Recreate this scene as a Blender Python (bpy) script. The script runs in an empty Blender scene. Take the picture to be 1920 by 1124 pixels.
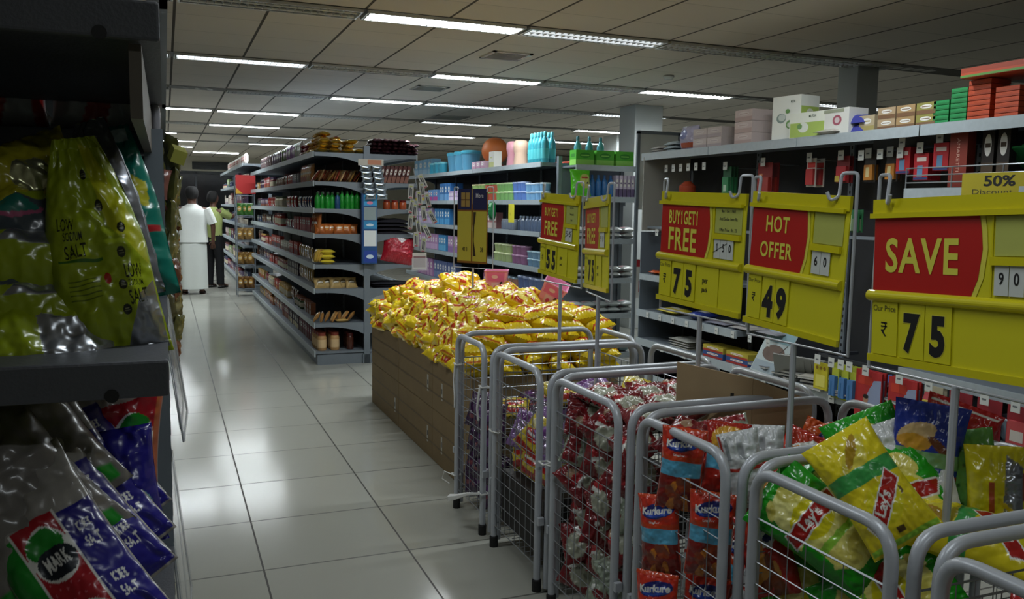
import bpy, bmesh, math, random
import numpy as np
from mathutils import Vector, Matrix, Euler, noise
PI = math.pi
RND = random.Random(7)
SC = bpy.context.scene
COL = SC.collection

# ------------------------------------------------------------------ camera, world, lights, exposure
EYE = 1.515
def setup_camera():
    yaw, pitch, roll = math.radians(22.1), math.radians(6.1), math.radians(0.92)
    f = Vector((math.sin(yaw)*math.cos(pitch), math.cos(yaw)*math.cos(pitch), -math.sin(pitch)))
    r = Vector((math.cos(yaw), -math.sin(yaw), 0)); u = r.cross(f)
    r2 = r*math.cos(roll)+u*math.sin(roll); u2 = -r*math.sin(roll)+u*math.cos(roll)
    m = Matrix((r2, u2, -f)).transposed().to_4x4(); m.translation = (0, 0, EYE)
    cd = bpy.data.cameras.new('camera'); cd.sensor_width = 36; cd.lens = 1602.5/1920*36
    cd.clip_start = 0.02; cd.clip_end = 200
    co = bpy.data.objects.new('camera', cd); COL.objects.link(co); co.matrix_world = m; SC.camera = co
setup_camera()
w = bpy.data.worlds.new('world'); SC.world = w; w.use_nodes = True
w.node_tree.nodes['Background'].inputs[0].default_value = (0.6, 0.7, 0.8, 1)
w.node_tree.nodes['Background'].inputs[1].default_value = 0.02
SC.view_settings.view_transform = 'Standard'; SC.view_settings.look = 'None'
SC.view_settings.gamma = 1; SC.view_settings.use_curve_mapping = False
SC.view_settings.exposure = 1.05

CEIL = 2.83
LIT = 27.5       # watts of a fully lit tube fixture
def lamp(x0, x1, y, power, col=(0.90, 0.97, 1.0)):
    l = bpy.data.lights.new('tube_or_fill_light', 'AREA'); l.shape = 'RECTANGLE'; l.size = (x1-x0)*0.95; l.size_y = 0.09
    l.energy = power; l.color = col
    o = bpy.data.objects.new('tube_or_fill_light', l); COL.objects.link(o); o.location = ((x0+x1)/2, y, CEIL-0.012)
# (x start, row y, length, brightness 0..1) of every luminaire in the ceiling channels
FIX = [(-1.08, 5.98, 1.16, .05), (0.11, 5.98, 1.16, .05), (1.30, 5.98, 1.16, 1.0), (2.49, 5.98, 1.16, .16), (3.68, 5.98, 1.16, .03), (4.87, 5.98, 1.16, .03),
 (-1.08, 8.34, 1.16, .3), (0.11, 8.34, 1.16, .3), (1.30, 8.34, 1.16, .02), (2.49, 8.34, 1.16, 1.0), (3.68, 8.34, 1.16, .02), (4.87, 8.34, 1.16, 1.0),
 (-1.08, 10.64, 1.16, .03), (0.70, 10.64, 1.16, .03), (1.89, 10.64, 1.16, 1.0), (3.08, 10.64, 1.16, .3), (4.27, 10.64, 1.16, .03), (5.46, 10.64, 1.16, .3),
 (-0.5, 12.9, 1.16, 1.0), (0.70, 12.9, 1.16, 1.0), (1.89, 12.9, 1.16, .03), (3.68, 12.9, 1.16, .4), (6.3, 12.9, 1.16, 1.0),
 (-.5, 15.2, 1.16, .03), (0.70, 15.2, 1.16, 1.0), (4.25, 15.3, 1.16, 1.0), (7.0, 15.3, 1.16, .6), (-0.9, 17.4, 1.16, 1.0), (1.5, 17.4, 1.16, .2), (-0.5, 19.5, 1.16, 1.0), (1.7, 19.5, 1.16, .7),
 (0.68, 23.5, 1.16, 1.0), (-.5, 21.5, 1.16, .6), (7.2, 8.34, 1.16, .35), (8.6, 5.98, 1.16, .1),
 (-3.5, 1.2, 1.16, .0), (0.9, 3.62, 1.16, .0)]
for (x, y, L, b) in FIX:
    if b > .5: lamp(x, x+L, y, LIT*b*(1.6 if y > 19 else 1))
# dim lamp behind the camera; unseen ones ahead added to brighten signs, bags, boxes
lamp(0.6, 1.8, -1.4, 6); lamp(-1.1, .06, 3.62, 13); lamp(0.10, 1.26, 1.25, 6); lamp(2.3, 3.46, 3.62, 13)

# ------------------------------------------------------------------ materials
MC = {}
def mat(name, col=(.5, .5, .5), rough=.5, metal=0., bump=0., bscale=60., vary=0., coat=0., trans=0., alpha=1., emit=0., ior=None, vscale=8.):
    if name in MC: return MC[name]
    m = bpy.data.materials.new(name); m.use_nodes = True; nt = m.node_tree; b = nt.nodes['Principled BSDF']
    b.inputs['Base Color'].default_value = (*col, 1); b.inputs['Roughness'].default_value = rough; b.inputs['Metallic'].default_value = metal
    if coat: b.inputs['Coat Weight'].default_value = coat; b.inputs['Coat Roughness'].default_value = .12
    if trans: b.inputs['Transmission Weight'].default_value = trans
    if ior: b.inputs['IOR'].default_value = ior
    if alpha < 1: b.inputs['Alpha'].default_value = alpha
    if emit: b.inputs['Emission Color'].default_value = (*col, 1); b.inputs['Emission Strength'].default_value = emit
    if bump or vary:
        tc = nt.nodes.new('ShaderNodeTexCoord'); n = nt.nodes.new('ShaderNodeTexNoise'); n.inputs['Scale'].default_value = bscale; n.inputs['Detail'].default_value = 3
        nt.links.new(tc.outputs['Object'], n.inputs['Vector'])
        if bump:
            bp = nt.nodes.new('ShaderNodeBump'); bp.inputs['Strength'].default_value = bump; bp.inputs['Distance'].default_value = .01
            nt.links.new(n.outputs['Fac'], bp.inputs['Height']); nt.links.new(bp.outputs['Normal'], b.inputs['Normal'])
        if vary:
            n2 = nt.nodes.new('ShaderNodeTexNoise'); n2.inputs['Scale'].default_value = vscale; nt.links.new(tc.outputs['Object'], n2.inputs['Vector'])
            mx = nt.nodes.new('ShaderNodeMix'); mx.data_type = 'RGBA'
            mx.inputs[6].default_value = (*[c*(1-vary) for c in col], 1); mx.inputs[7].default_value = (*[min(1, c*(1+vary)) for c in col], 1)
            nt.links.new(n2.outputs['Fac'], mx.inputs[0]); nt.links.new(mx.outputs[2], b.inputs['Base Color'])
    MC[name] = m; return m

def S(h):   # '#rrggbb' sRGB to linear
    c = [int(h[i:i+2], 16)/255 for i in (1, 3, 5)]
    return tuple(v/12.92 if v <= .04045 else ((v+.055)/1.055)**2.4 for v in c)
def paint(h, rough=.55): return mat('paint_'+h[1:]+('' if rough == .55 else str(rough)), S(h), rough)
COLR = {}     # printing inks: colour and, in the fourth number, how metallic
def film(h): m = mat('film_'+h[1:], S(h), .27, bump=.12, bscale=45, coat=.3); COLR[m.name] = (*S(h), 0.); return m
def foil(h): m = mat('foil_'+h[1:], S(h), .24, metal=.85, bump=.25, bscale=60); COLR[m.name] = (*S(h), 1.); return m
def printed_film():
    m = mat('printed_film', (.5, .5, .5), .27, bump=.035, bscale=22, coat=.3); nt = m.node_tree; b = nt.nodes['Principled BSDF']
    a = nt.nodes.new('ShaderNodeVertexColor'); a.layer_name = 'print'; nt.links.new(a.outputs['Color'], b.inputs['Base Color'])
    n = nt.nodes.new('ShaderNodeMath'); n.operation = 'MULTIPLY'; n.inputs[1].default_value = .8; nt.links.new(a.outputs['Alpha'], n.inputs[0]); nt.links.new(n.outputs[0], b.inputs['Metallic']); return m
PRINTED = printed_film()
M_STEEL = mat('shelf_grey', S('#7d868e'), .42, .25, vary=.12)
M_STEELD = mat('shelf_dark_grey', S('#3a3d42'), .5, .2, vary=.1)
M_BACK = mat('shelf_back_dark', S('#212327'), .6, vary=.1)
M_LIP = mat('price_rail_grey', S('#a9b3b8'), .35, .1, vary=.12, vscale=30)
M_TUBE = mat('painted_tube', S('#b6bac0'), .36, .15, vary=.12, vscale=14)
M_WIRE = mat('wire', S('#93979b'), .35, .6)
M_RUB = mat('rubber', S('#161616'), .7)
M_KRAFT = mat('kraft_board', S('#ad9470'), .8, vary=.12)
M_WHITE = paint('#e4e4e0'); M_BLACK = paint('#101010')

def node_math(nt, op, a, b=None, c=None):
    n = nt.nodes.new('ShaderNodeMath'); n.operation = op
    for i, v in enumerate((a, b, c)):
        if v is None: continue
        if isinstance(v, (int, float)): n.inputs[i].default_value = v
        else: nt.links.new(v, n.inputs[i])
    return n.outputs[0]
def grid_mat(name, base, line, px, ox, py, oy, wx, wy, rough, coat=0., vary=.05, linemix=1., linemixy=None, spec=.5):
    m = bpy.data.materials.new(name); m.use_nodes = True; nt = m.node_tree; b = nt.nodes['Principled BSDF']
    g = nt.nodes.new('ShaderNodeNewGeometry'); sp = nt.nodes.new('ShaderNodeSeparateXYZ'); nt.links.new(g.outputs['Position'], sp.inputs[0])
    def line_(ax, p, o, wd):
        t = node_math(nt, 'SUBTRACT', sp.outputs[ax], o); t = node_math(nt, 'DIVIDE', t, p); t = node_math(nt, 'ADD', t, .5)
        t = node_math(nt, 'FRACT', t); t = node_math(nt, 'SUBTRACT', t, .5); t = node_math(nt, 'ABSOLUTE', t)
        return node_math(nt, 'LESS_THAN', t, wd/p/2)
    lx = node_math(nt, 'MULTIPLY', line_(0, px, ox, wx), linemix); ly = node_math(nt, 'MULTIPLY', line_(1, py, oy, wy), linemixy if linemixy is not None else linemix)
    fac = node_math(nt, 'MAXIMUM', lx, ly)
    # every tile has its own slight tone
    cx = node_math(nt, 'FLOOR', node_math(nt, 'DIVIDE', node_math(nt, 'SUBTRACT', sp.outputs[0], ox), px)); cy = node_math(nt, 'FLOOR', node_math(nt, 'DIVIDE', node_math(nt, 'SUBTRACT', sp.outputs[1], oy), py))
    cb = nt.nodes.new('ShaderNodeCombineXYZ'); nt.links.new(cx, cb.inputs[0]); nt.links.new(cy, cb.inputs[1])
    wn = nt.nodes.new('ShaderNodeTexWhiteNoise'); nt.links.new(cb.outputs[0], wn.inputs['Vector'])
    no = nt.nodes.new('ShaderNodeTexNoise'); no.inputs['Scale'].default_value = 1.3; no.inputs['Detail'].default_value = 5; nt.links.new(g.outputs['Position'], no.inputs['Vector'])
    tone = node_math(nt, 'ADD', node_math(nt, 'MULTIPLY', wn.outputs['Value'], vary), node_math(nt, 'MULTIPLY', no.outputs['Fac'], vary*1.5))
    tone = node_math(nt, 'ADD', tone, 1-vary*1.2)
    mul = nt.nodes.new('ShaderNodeVectorMath'); mul.operation = 'SCALE'; mul.inputs[0].default_value = base; nt.links.new(tone, mul.inputs[3])
    mx = nt.nodes.new('ShaderNodeMix'); mx.data_type = 'RGBA'; nt.links.new(fac, mx.inputs[0]); nt.links.new(mul.outputs[0], mx.inputs[6]); mx.inputs[7].default_value = (*line, 1)
    nt.links.new(mx.outputs[2], b.inputs['Base Color'])
    rr = node_math(nt, 'ADD', rough, node_math(nt, 'MULTIPLY', no.outputs['Fac'], .12)); rr = node_math(nt, 'ADD', rr, node_math(nt, 'MULTIPLY', fac, .4)); nt.links.new(rr, b.inputs['Roughness'])
    bp = nt.nodes.new('ShaderNodeBump'); bp.inputs['Strength'].default_value = .25; bp.inputs['Distance'].default_value = .002; bp.invert = True
    b.inputs['Specular IOR Level'].default_value = spec
    nt.links.new(fac, bp.inputs['Height']); nt.links.new(bp.outputs[0], b.inputs['Normal'])
    return m

# ------------------------------------------------------------------ mesh helpers
class MB:
    def __init__(s): s.v = []; s.f = []; s.m = []; s.mats = []
    def mi(s, m):
        if m not in s.mats: s.mats.append(m)
        return s.mats.index(m)
    def raw(s, vs, fs, m):
        o = len(s.v); k = s.mi(m); s.v += [tuple(v) for v in vs]
        for f in fs: s.f.append(tuple(i+o for i in f)); s.m.append(k)
        return s
    def box(s, x0, x1, y0, y1, z0, z1, m, M=None):
        vs = [Vector((x, y, z)) for z in (z0, z1) for y in (y0, y1) for x in (x0, x1)]
        if M: vs = [M @ v for v in vs]
        return s.raw(vs, [(0, 2, 3, 1), (4, 5, 7, 6), (0, 1, 5, 4), (2, 6, 7, 3), (0, 4, 6, 2), (1, 3, 7, 5)], m)
    def tube(s, pts, r, m, n=8, closed=False, cap=True):
        pts = [Vector(p) for p in pts]; N = len(pts); vs = []; up = None
        for i, p in enumerate(pts):
            a = pts[i-1] if (i or closed) else p; b = pts[(i+1) % N] if (i < N-1 or closed) else p
            t = (b-a).normalized()
            if up is None: up = Vector((0, 0, 1)) if abs(t.z) < .9 else Vector((1, 0, 0))
            x = t.cross(up)
            if x.length < 1e-4: x = t.cross(Vector((1, .3, 0)))
            x.normalize(); y = t.cross(x).normalized(); up = -y
            rr = r[i] if isinstance(r, (list, tuple)) else r
            for k in range(n):
                an = 2*PI*k/n; vs.append(p+(x*math.cos(an)+y*math.sin(an))*rr)
        fs = []
        for i in range(N if closed else N-1):
            j = (i+1) % N
            for k in range(n): fs.append((i*n+k, i*n+(k+1) % n, j*n+(k+1) % n, j*n+k))
        if cap and not closed: fs += [tuple(range(n))[::-1], tuple((N-1)*n+k for k in range(n))]
        return s.raw(vs, fs, m)
    def lathe(s, prof, m, n=20, c=(0, 0, 0), sx=1., sy=1.):
        vs = []; fs = []; N = len(prof)
        for (r, z) in prof:
            for k in range(n): a = 2*PI*k/n; vs.append((c[0]+r*sx*math.cos(a), c[1]+r*sy*math.sin(a), c[2]+z))
        for i in range(N-1):
            for k in range(n): fs.append((i*n+k, i*n+(k+1) % n, (i+1)*n+(k+1) % n, (i+1)*n+k))
        fs += [tuple(range(n))[::-1], tuple((N-1)*n+k for k in range(n))]
        return s.raw(vs, fs, m)
    def prism(s, poly, ax, d0, d1, m):
        def P(a, b, d): return {'x': (d, a, b), 'y': (a, d, b), 'z': (a, b, d)}[ax]
        n = len(poly); vs = [P(a, b, d0) for a, b in poly]+[P(a, b, d1) for a, b in poly]
        fs = [tuple(range(n)), tuple(range(n, 2*n))[::-1]]+[(i, i+n, (i+1) % n+n, (i+1) % n) for i in range(n)]
        return s.raw(vs, fs, m)
    def mesh(s, name, smooth=False):
        me = bpy.data.meshes.new(name); me.from_pydata(s.v, [], s.f); me.update()
        for m in s.mats: me.materials.append(m)
        me.polygons.foreach_set('material_index', s.m)
        bm = bmesh.new(); bm.from_mesh(me); bmesh.ops.recalc_face_normals(bm, faces=bm.faces) if not getattr(s, 'keepn', False) else None; bm.to_mesh(me); bm.free()
        if smooth: me.polygons.foreach_set('use_smooth', [True]*len(me.polygons)); me.set_sharp_from_angle(angle=math.radians(42))
        return me
    def build(s, name, parent=None, smooth=False, bevel=0.):
        o = bpy.data.objects.new(name, s.mesh(name, smooth)); COL.objects.link(o)
        if parent: o.parent = parent
        if bevel:
            b = o.modifiers.new('bevel', 'BEVEL'); b.width = bevel; b.segments = 2; b.limit_method = 'ANGLE'
        return o
def tag(o, label=None, cat=None, group=None, kind=None):
    if label: o['label'] = label
    if cat: o['category'] = cat
    if group: o['group'] = group
    if kind: o['kind'] = kind
    return o
def thing(name, label, cat, loc=(0, 0, 0), rz=0., group=None):
    o = bpy.data.objects.new(name, None); COL.objects.link(o); o.location = loc; o.rotation_euler = (0, 0, rz); o.empty_display_size = .1
    return tag(o, label, cat, group)
def place(me, name, loc, rot=(0, 0, 0), label=None, cat=None, group=None, scale=None, parent=None, M=None):
    o = bpy.data.objects.new(name, me); COL.objects.link(o); o.location = loc
    if M is not None: o.rotation_euler = M.to_euler()
    else: o.rotation_euler = rot
    if scale: o.scale = scale
    if parent: o.parent = parent
    return tag(o, label, cat, group)
def arcpts(pts, rad, n=5):
    """polyline with its inner corners rounded"""
    pts = [Vector(p) for p in pts]; out = [pts[0]]
    for i in range(1, len(pts)-1):
        p = pts[i]; a = (pts[i-1]-p); b = (pts[i+1]-p); d = min(rad, a.length*.49, b.length*.49)
        A = p+a.normalized()*d; B = p+b.normalized()*d
        for k in range(n+1):
            t = k/n; out.append(A*(1-t)**2+p*2*t*(1-t)+B*t*t)
    out.append(pts[-1]); return out
ORD = ['first', 'second', 'third', 'fourth', 'fifth', 'sixth', 'seventh', 'eighth', 'ninth', 'tenth', 'eleventh', 'twelfth', 'thirteenth', 'fourteenth', 'fifteenth', 'sixteenth', 'seventeenth', 'eighteenth', 'nineteenth', 'twentieth', 'twenty-first', 'twenty-second', 'twenty-third', 'twenty-fourth']

# ------------------------------------------------------------------ flat writing and printed shapes
TXC = {}
def text2d(s, bold=.0, sx=1., spacing=1.):
    """(verts, faces) of a line of text, cap height 1, centred on 0,0"""
    key = (s, bold, sx, spacing)
    if key in TXC: return TXC[key]
    cu = bpy.data.curves.new('t', 'FONT'); cu.body = s; cu.size = 1; cu.offset = bold; cu.resolution_u = 3; cu.space_character = spacing
    o = bpy.data.objects.new('t', cu); COL.objects.link(o)
    def get(body):
        cu.body = body; bpy.context.view_layer.update()
        me = bpy.data.meshes.new_from_object(o.evaluated_get(bpy.context.evaluated_depsgraph_get()))
        r = [v.co.xy.copy() for v in me.vertices], [tuple(p.vertices) for p in me.polygons]; bpy.data.meshes.remove(me); return r
    vs, fs = get(s)
    for i, ch in enumerate(s):      # the built-in figure one is a bare stem: give it its flag
        if ch == '1':
            pv = get(s[:i+1])[0]; xr = max(v.x for v in pv); one = get('1')[0]; st = max(v.x for v in one)-min(v.x for v in one); tp = max(v.y for v in one)
            if st > .25: continue
            n = len(vs); a = xr-st*.9; vs += [Vector(q) for q in ((a, tp), (a, tp-st*1.15), (a-st*.75, tp-st*1.7), (a-st*.75, tp-st*.75))]; fs.append((n, n+3, n+2, n+1))
    bpy.data.objects.remove(o); bpy.data.curves.remove(cu)
    x0 = min(v.x for v in vs); x1 = max(v.x for v in vs); y0 = min(v.y for v in vs); y1 = max(v.y for v in vs)
    k = 1/(y1-y0); out = ([((v.x-(x0+x1)/2)*k*sx, (v.y-(y0+y1)/2)*k) for v in vs], fs); TXC[key] = out; return out
RUPEE = [[(-.42, .5), (.42, .5), (.42, .38), (-.42, .38)], [(-.42, .2), (.42, .2), (.42, .08), (-.42, .08)],
         [(-.4, -.14), (-.12, -.14), (.0, -.1), (.1, .0), (.14, .14), (.12, .3), (.02, .42), (-.12, .46), (.14, .46), (.26, .3), (.28, .14), (.2, -.05), (.08, -.18), (-.1, -.25), (.34, -.72), (.16, -.72), (-.4, -.26)]]
def shape2d(kind, *a):
    if kind == 'rect': x0, y0, x1, y1 = a; return [(x0, y0), (x1, y0), (x1, y1), (x0, y1)], [(0, 1, 2, 3)]
    if kind == 'ell':
        cx, cy, rx, ry = a[:4]; rot = a[4] if len(a) > 4 else 0
        n = 18; vs = []
        for i in range(n):
            t = 2*PI*i/n; x = rx*math.cos(t); y = ry*math.sin(t); vs.append((cx+x*math.cos(rot)-y*math.sin(rot), cy+x*math.sin(rot)+y*math.cos(rot)))
        return vs, [tuple(range(n))]
    if kind == 'poly': return list(a[0]), [tuple(range(len(a[0])))]
    if kind == 'text':   # string, cx, cy, height, rot, bold, sx, spacing
        s, cx, cy, h, rot, bold, sx = a[:7]; vs, fs = text2d(s, bold, sx, *a[7:])
        c, q = math.cos(rot), math.sin(rot); return [(cx+(x*c-y*q)*h, cy+(x*q+y*c)*h) for x, y in vs], fs
def flat_print(mb, items, P):
    """printed shapes on a surface; P(x, y, layer) gives the point. items: (material, kind, args...)"""
    for k, it in enumerate(items):
        vs, fs = shape2d(it[1], *it[2:]); mb.raw([P(x, y, k) for x, y in vs], fs, it[0])
def curved_print(mb, items, P, L):
    for k, it in enumerate(items):
        vs, fs = shape2d(it[1], *it[2:]); bm = bmesh.new(); bv = [bm.verts.new((x, y, 0)) for x, y in vs]
        for f in fs:
            try: bm.faces.new([bv[i] for i in f])
            except ValueError: pass
        bmesh.ops.triangulate(bm, faces=bm.faces)
        for _ in range(5):
            ed = [e for e in bm.edges if e.calc_length() > L]
            if not ed: break
            bmesh.ops.subdivide_edges(bm, edges=ed, cuts=1); bmesh.ops.triangulate(bm, faces=[f for f in bm.faces if len(f.verts) > 3])
        bm.verts.index_update()
        mb.raw([P(v.co.x, v.co.y, k) for v in bm.verts], [tuple(v.index for v in f.verts) for f in bm.faces], it[0]); bm.free()

# ------------------------------------------------------------------ bags: a sealed pillow of film with printed fronts
def bag_mesh(name, W, H, T, base, prints=(), back=None, seed=1, nu=None, nv=None, crumple=.0035, back_prints=(), droop=0., res=260, taper=0.):
    """centred pillow bag; x width, z height, front looks to -y. print coordinates run -1..1 on both axes; the print is a colour per vertex of a fine grid"""
    mb = MB(); off = Vector((seed*3.7, seed*1.3, 0))
    nu = max(8, int(W*res)); nv = max(8, int(H*res))
    def P(s, t, side):
        u = max(-1, min(1, s)); v = max(-1, min(1, t))
        edge = 1-abs(v)**6
        th = T/2*(max(0, 1-abs(u)**3))**.6*(max(0, 1-abs(v)**3.2))**.75
        th = th*(1+.25*noise.noise(Vector((u*1.4, v*1.6, side*2.))+off))
        x = u*W/2*(1-.10*(1-v*v)); z = v*H/2
        if taper and v > 0: x = x*(1-taper*v**1.3); th *= 1-taper*v
        q = Vector((u*W*22, v*H*22, side*3.))+off
        n1 = noise.noise(q); n2 = noise.noise(q*2.3)
        c = crumple*.75*n1+crumple*.22*n2-crumple*.4*abs(noise.noise(q*.8+Vector((5, 0, 0))))
        c2 = crumple*.5*math.sin(u*W*150+seed+3*n1)*abs(v)**3      # gathers by the seals
        y = side*th+side*(c+c2)*edge*(1 if th > .002 else .3)+(c2*.6 if abs(v) > .9 else 0)
        y += droop*(v*v)*H
        z += crumple*.5*n1*edge
        return (x, y, z)
    cols = []
    for side in (-1, 1):
        a, b = (nu, nv) if side < 0 or back_prints else (max(6, nu//3), max(6, nv//3))
        vs = [P(-1+2*i/a, -1+2*j/b, side) for j in range(b+1) for i in range(a+1)]
        fs = [(j*(a+1)+i, j*(a+1)+i+1, (j+1)*(a+1)+i+1, (j+1)*(a+1)+i) for j in range(b) for i in range(a)]
        if side > 0: fs = [f[::-1] for f in fs]
        mb.raw(vs, fs, PRINTED)
        S_, T_ = np.meshgrid(np.linspace(-1, 1, a+1), np.linspace(-1, 1, b+1)); S_ = S_.ravel(); T_ = T_.ravel()
        c = np.empty((len(S_), 4), np.float32); c[:] = COLR[(base if side < 0 or back is None else back).name]
        for it in (prints if side < 0 else back_prints):
            ink = COLR[it[0].name]; pv, pf = shape2d(it[1], *it[2:])
            for f in pf:
                q = [pv[i] for i in f]
                xs = [p[0] for p in q]; ys = [p[1] for p in q]
                idx = np.nonzero((S_ >= min(xs)) & (S_ <= max(xs)) & (T_ >= min(ys)) & (T_ <= max(ys)))[0]
                if not len(idx): continue
                px, py = S_[idx], T_[idx]; ins = np.zeros(len(idx), bool)
                for k in range(len(q)):
                    (x1, y1), (x2, y2) = q[k], q[k-1]
                    if y1 == y2: continue
                    cr = ((y1 > py) != (y2 > py)) & (px < (x2-x1)*(py-y1)/(y2-y1)+x1); ins ^= cr
                c[idx[ins]] = ink
        cols.append(c)
    mb.keepn = True
    me = mb.mesh(name); me.polygons.foreach_set('use_smooth', [True]*len(me.polygons))
    at_ = me.color_attributes.new('print', 'FLOAT_COLOR', 'POINT'); at_.data.foreach_set('color', np.concatenate(cols).ravel())
    return me
def orient(yaw, pitch=0, roll=0):
    return Matrix.Rotation(math.radians(yaw), 3, 'Z') @ Matrix.Rotation(math.radians(pitch), 3, 'X') @ Matrix.Rotation(math.radians(roll), 3, 'Y')

# ------------------------------------------------------------------ the room
X0, X1, Y0, Y1 = -5.0, 13.0, -4.5, 26.0
def slab(name, x0, x1, y0, y1, z0, z1, m):
    o = MB().box(x0, x1, y0, y1, z0, z1, m).build(name); o['kind'] = 'structure'; return o
M_FLOOR = grid_mat('floor_tile', S('#a8a89e'), S('#2a2723'), .62, .345, .5875, .02, .008, .010, .09, vary=.05, linemix=.9, linemixy=.75, spec=.22)
M_CEIL = grid_mat('ceiling_panel', S('#d6cdc0'), S('#2f2c28'), .5945, .69, .595, 5.98, .020, .010, .62, vary=.07, linemix=.9, linemixy=.3)
M_WALL = mat('wall_cream', S('#bdb9ab'), .7, vary=.05, vscale=2)
slab('floor', X0, X1, Y0, Y1, -.1, 0, M_FLOOR)
slab('ceiling', X0, X1, Y0, Y1, CEIL, CEIL+.1, M_CEIL)
slab('wall_left', X0-.1, X0, Y0, Y1, 0, CEIL, M_WALL); slab('wall_right', X1, X1+.1, Y0, Y1, 0, CEIL, M_WALL)
slab('wall_front', X0, X1, Y0-.1, Y0, 0, CEIL, M_WALL)
mb = MB().box(X0, X1, Y1, Y1+.1, 2.42, CEIL, M_WALL).box(3.2, X1, Y1, Y1+.1, 0, 2.42, M_WALL).box(X0, -2.6, Y1, Y1+.1, 0, 2.42, M_WALL)
o = mb.build('wall_back'); o['kind'] = 'structure'
o = MB().box(-2.6, 3.2, Y1+.1, Y1+.18, 0, 2.5, mat('night_glass', S('#0c0d10'), .15)).build('window_1'); o['kind'] = 'structure'
mb = MB()
for i in range(6): mb.box(-2.6+1.14*i, -2.55+1.14*i, Y1+.02, Y1+.1, 0, 2.42, M_STEELD)
mb.box(-2.6, 3.2, Y1+.02, Y1+.1, 2.34, 2.42, M_STEELD); o = mb.build('trim_1'); o['kind'] = 'structure'
mb = MB().box(.75, 1.75, Y1-.04, Y1, 2.47, 2.68, M_STEELD)
for i in range(7): mb.box(.77, 1.73, Y1-.07, Y1-.04, 2.49+.027*i, 2.50+.027*i, paint('#55585a'))
tag(mb.build('wall_vent'), 'wide dark slatted air grille high on the far cream wall', 'vent')
for k, (x, y, a, b) in enumerate([(5.68, 9.7, .40, .40), (5.79, 6.1, .24, .24), (7.6, 13.6, .5, .5)]):
    o = MB().box(x-a/2, x+a/2, y-b/2, y+b/2, 0, CEIL, mat('column_paint', S('#c9cecc'), .6, vary=.06, vscale=3)).build('column', bevel=.006)
    tag(o, ['pale square column rising behind the second sign, nearer the middle of the shop', 'pale square column rising behind the boxes on top of the right-hand shelving', 'pale square column far off behind the teal bottles'][k], 'column', kind='structure')

# luminaires: a steel channel along every fourth ceiling row, white cross louvres and tubes inside each fitting
M_CH = mat('channel_dark', S('#4a4743'), .5, .2); M_LOUV = mat('louvre_white', S('#cfd0cc'), .25, .4); M_TUBEOFF = mat('tube_unlit', S('#c9cac6'), .3)
def fitting_mesh(b):
    L = 1.16; mb = MB(); z = CEIL
    em = mat('tube_lit_%d' % int(b*100), (.88, .95, 1.0), .3, emit=(9*b if b > .5 else 2.2*b)) if b > .1 else M_TUBEOFF
    mb.box(0, L, -.125, -.11, -.004-.018, -.002, M_LOUV); mb.box(0, L, .11, .125, -.022, -.002, M_LOUV)
    mb.box(0, .012, -.11, .11, -.022, -.002, M_LOUV); mb.box(L-.012, L, -.11, .11, -.022, -.002, M_LOUV)
    f = mb
    n = 22; lv = MB()
    for i in range(n+1):
        x = .02+(L-.04)*i/n
        lv.raw([(x-.012, -.108, -.003), (x-.012, .108, -.003), (x, .108, -.024), (x, -.108, -.024), (x+.012, -.108, -.003), (x+.012, .108, -.003)], [(0, 1, 2, 3), (3, 2, 5, 4), (0, 3, 4), (1, 5, 2)], M_LOUV)
    tb = MB()
    for y in (-.055, .055): tb.tube([(.03, y, -.0145), (L-.03, y, -.0145)], .0115, em, 10)
    return f.mesh('housing'), lv.mesh('louvre'), tb.mesh('tube', True)
FM = {}
for i, (x, y, L, b) in enumerate(FIX):
    k = 0 if b <= .1 else int(b*100)
    if b > .1 and k not in FM: FM[k] = fitting_mesh(b)
    if 0 not in FM: FM[0] = fitting_mesh(0)
    row = ORD[[5.98, 8.34, 10.64, 12.9].index(y)] + ' row from the front' if y in (5.98, 8.34, 10.64, 12.9) else 'far end rows'
    st = 'brightly lit' if b > .5 else 'dimly lit' if b > .1 else 'unlit'
    if y < 5: continue
    t = thing('ceiling_light', '%s louvred ceiling tube light, %s, %s' % (st, row, 'above the aisle' if x < 1 else 'above the shelf units' if x < 3 else 'further right'), 'light', (x, y, CEIL-.002), 0, '%s tube lights, %s, %s' % (st, row, 'left' if x < 1 else 'middle' if x < 3 else 'right'))
    place(FM[k][0], 'housing', (0, 0, 0), parent=t); place(FM[k][1], 'louvre', (0, 0, 0), parent=t); place(FM[k][2], 'tube', (0, 0, 0), parent=t)
CHN = ['first', 'second', 'third', 'fourth', 'fifth', 'sixth', 'seventh']
for i, y in enumerate((5.98, 8.34, 10.64, 12.9, 15.2, 17.4, 19.5)):
    mb = MB().box(X0+.05, X1-.05, y-.135, y+.135, CEIL-.003, CEIL-.0005, M_CH)
    for k in range(0, 60):
        x = -1.2+k*.13
        if any(x > fx-.1 and x < fx+1.2 and abs(fy-y) < .2 for fx, fy, _, _ in FIX): continue
        mb.raw([(x, y-.06, CEIL-.004), (x+.055, y-.06, CEIL-.012), (x+.055, y+.06, CEIL-.012), (x, y+.06, CEIL-.004)], [(0, 1, 2, 3)], M_LOUV)
    o = mb.build('trim_%d' % (i+2)); o['kind'] = 'structure'
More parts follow.
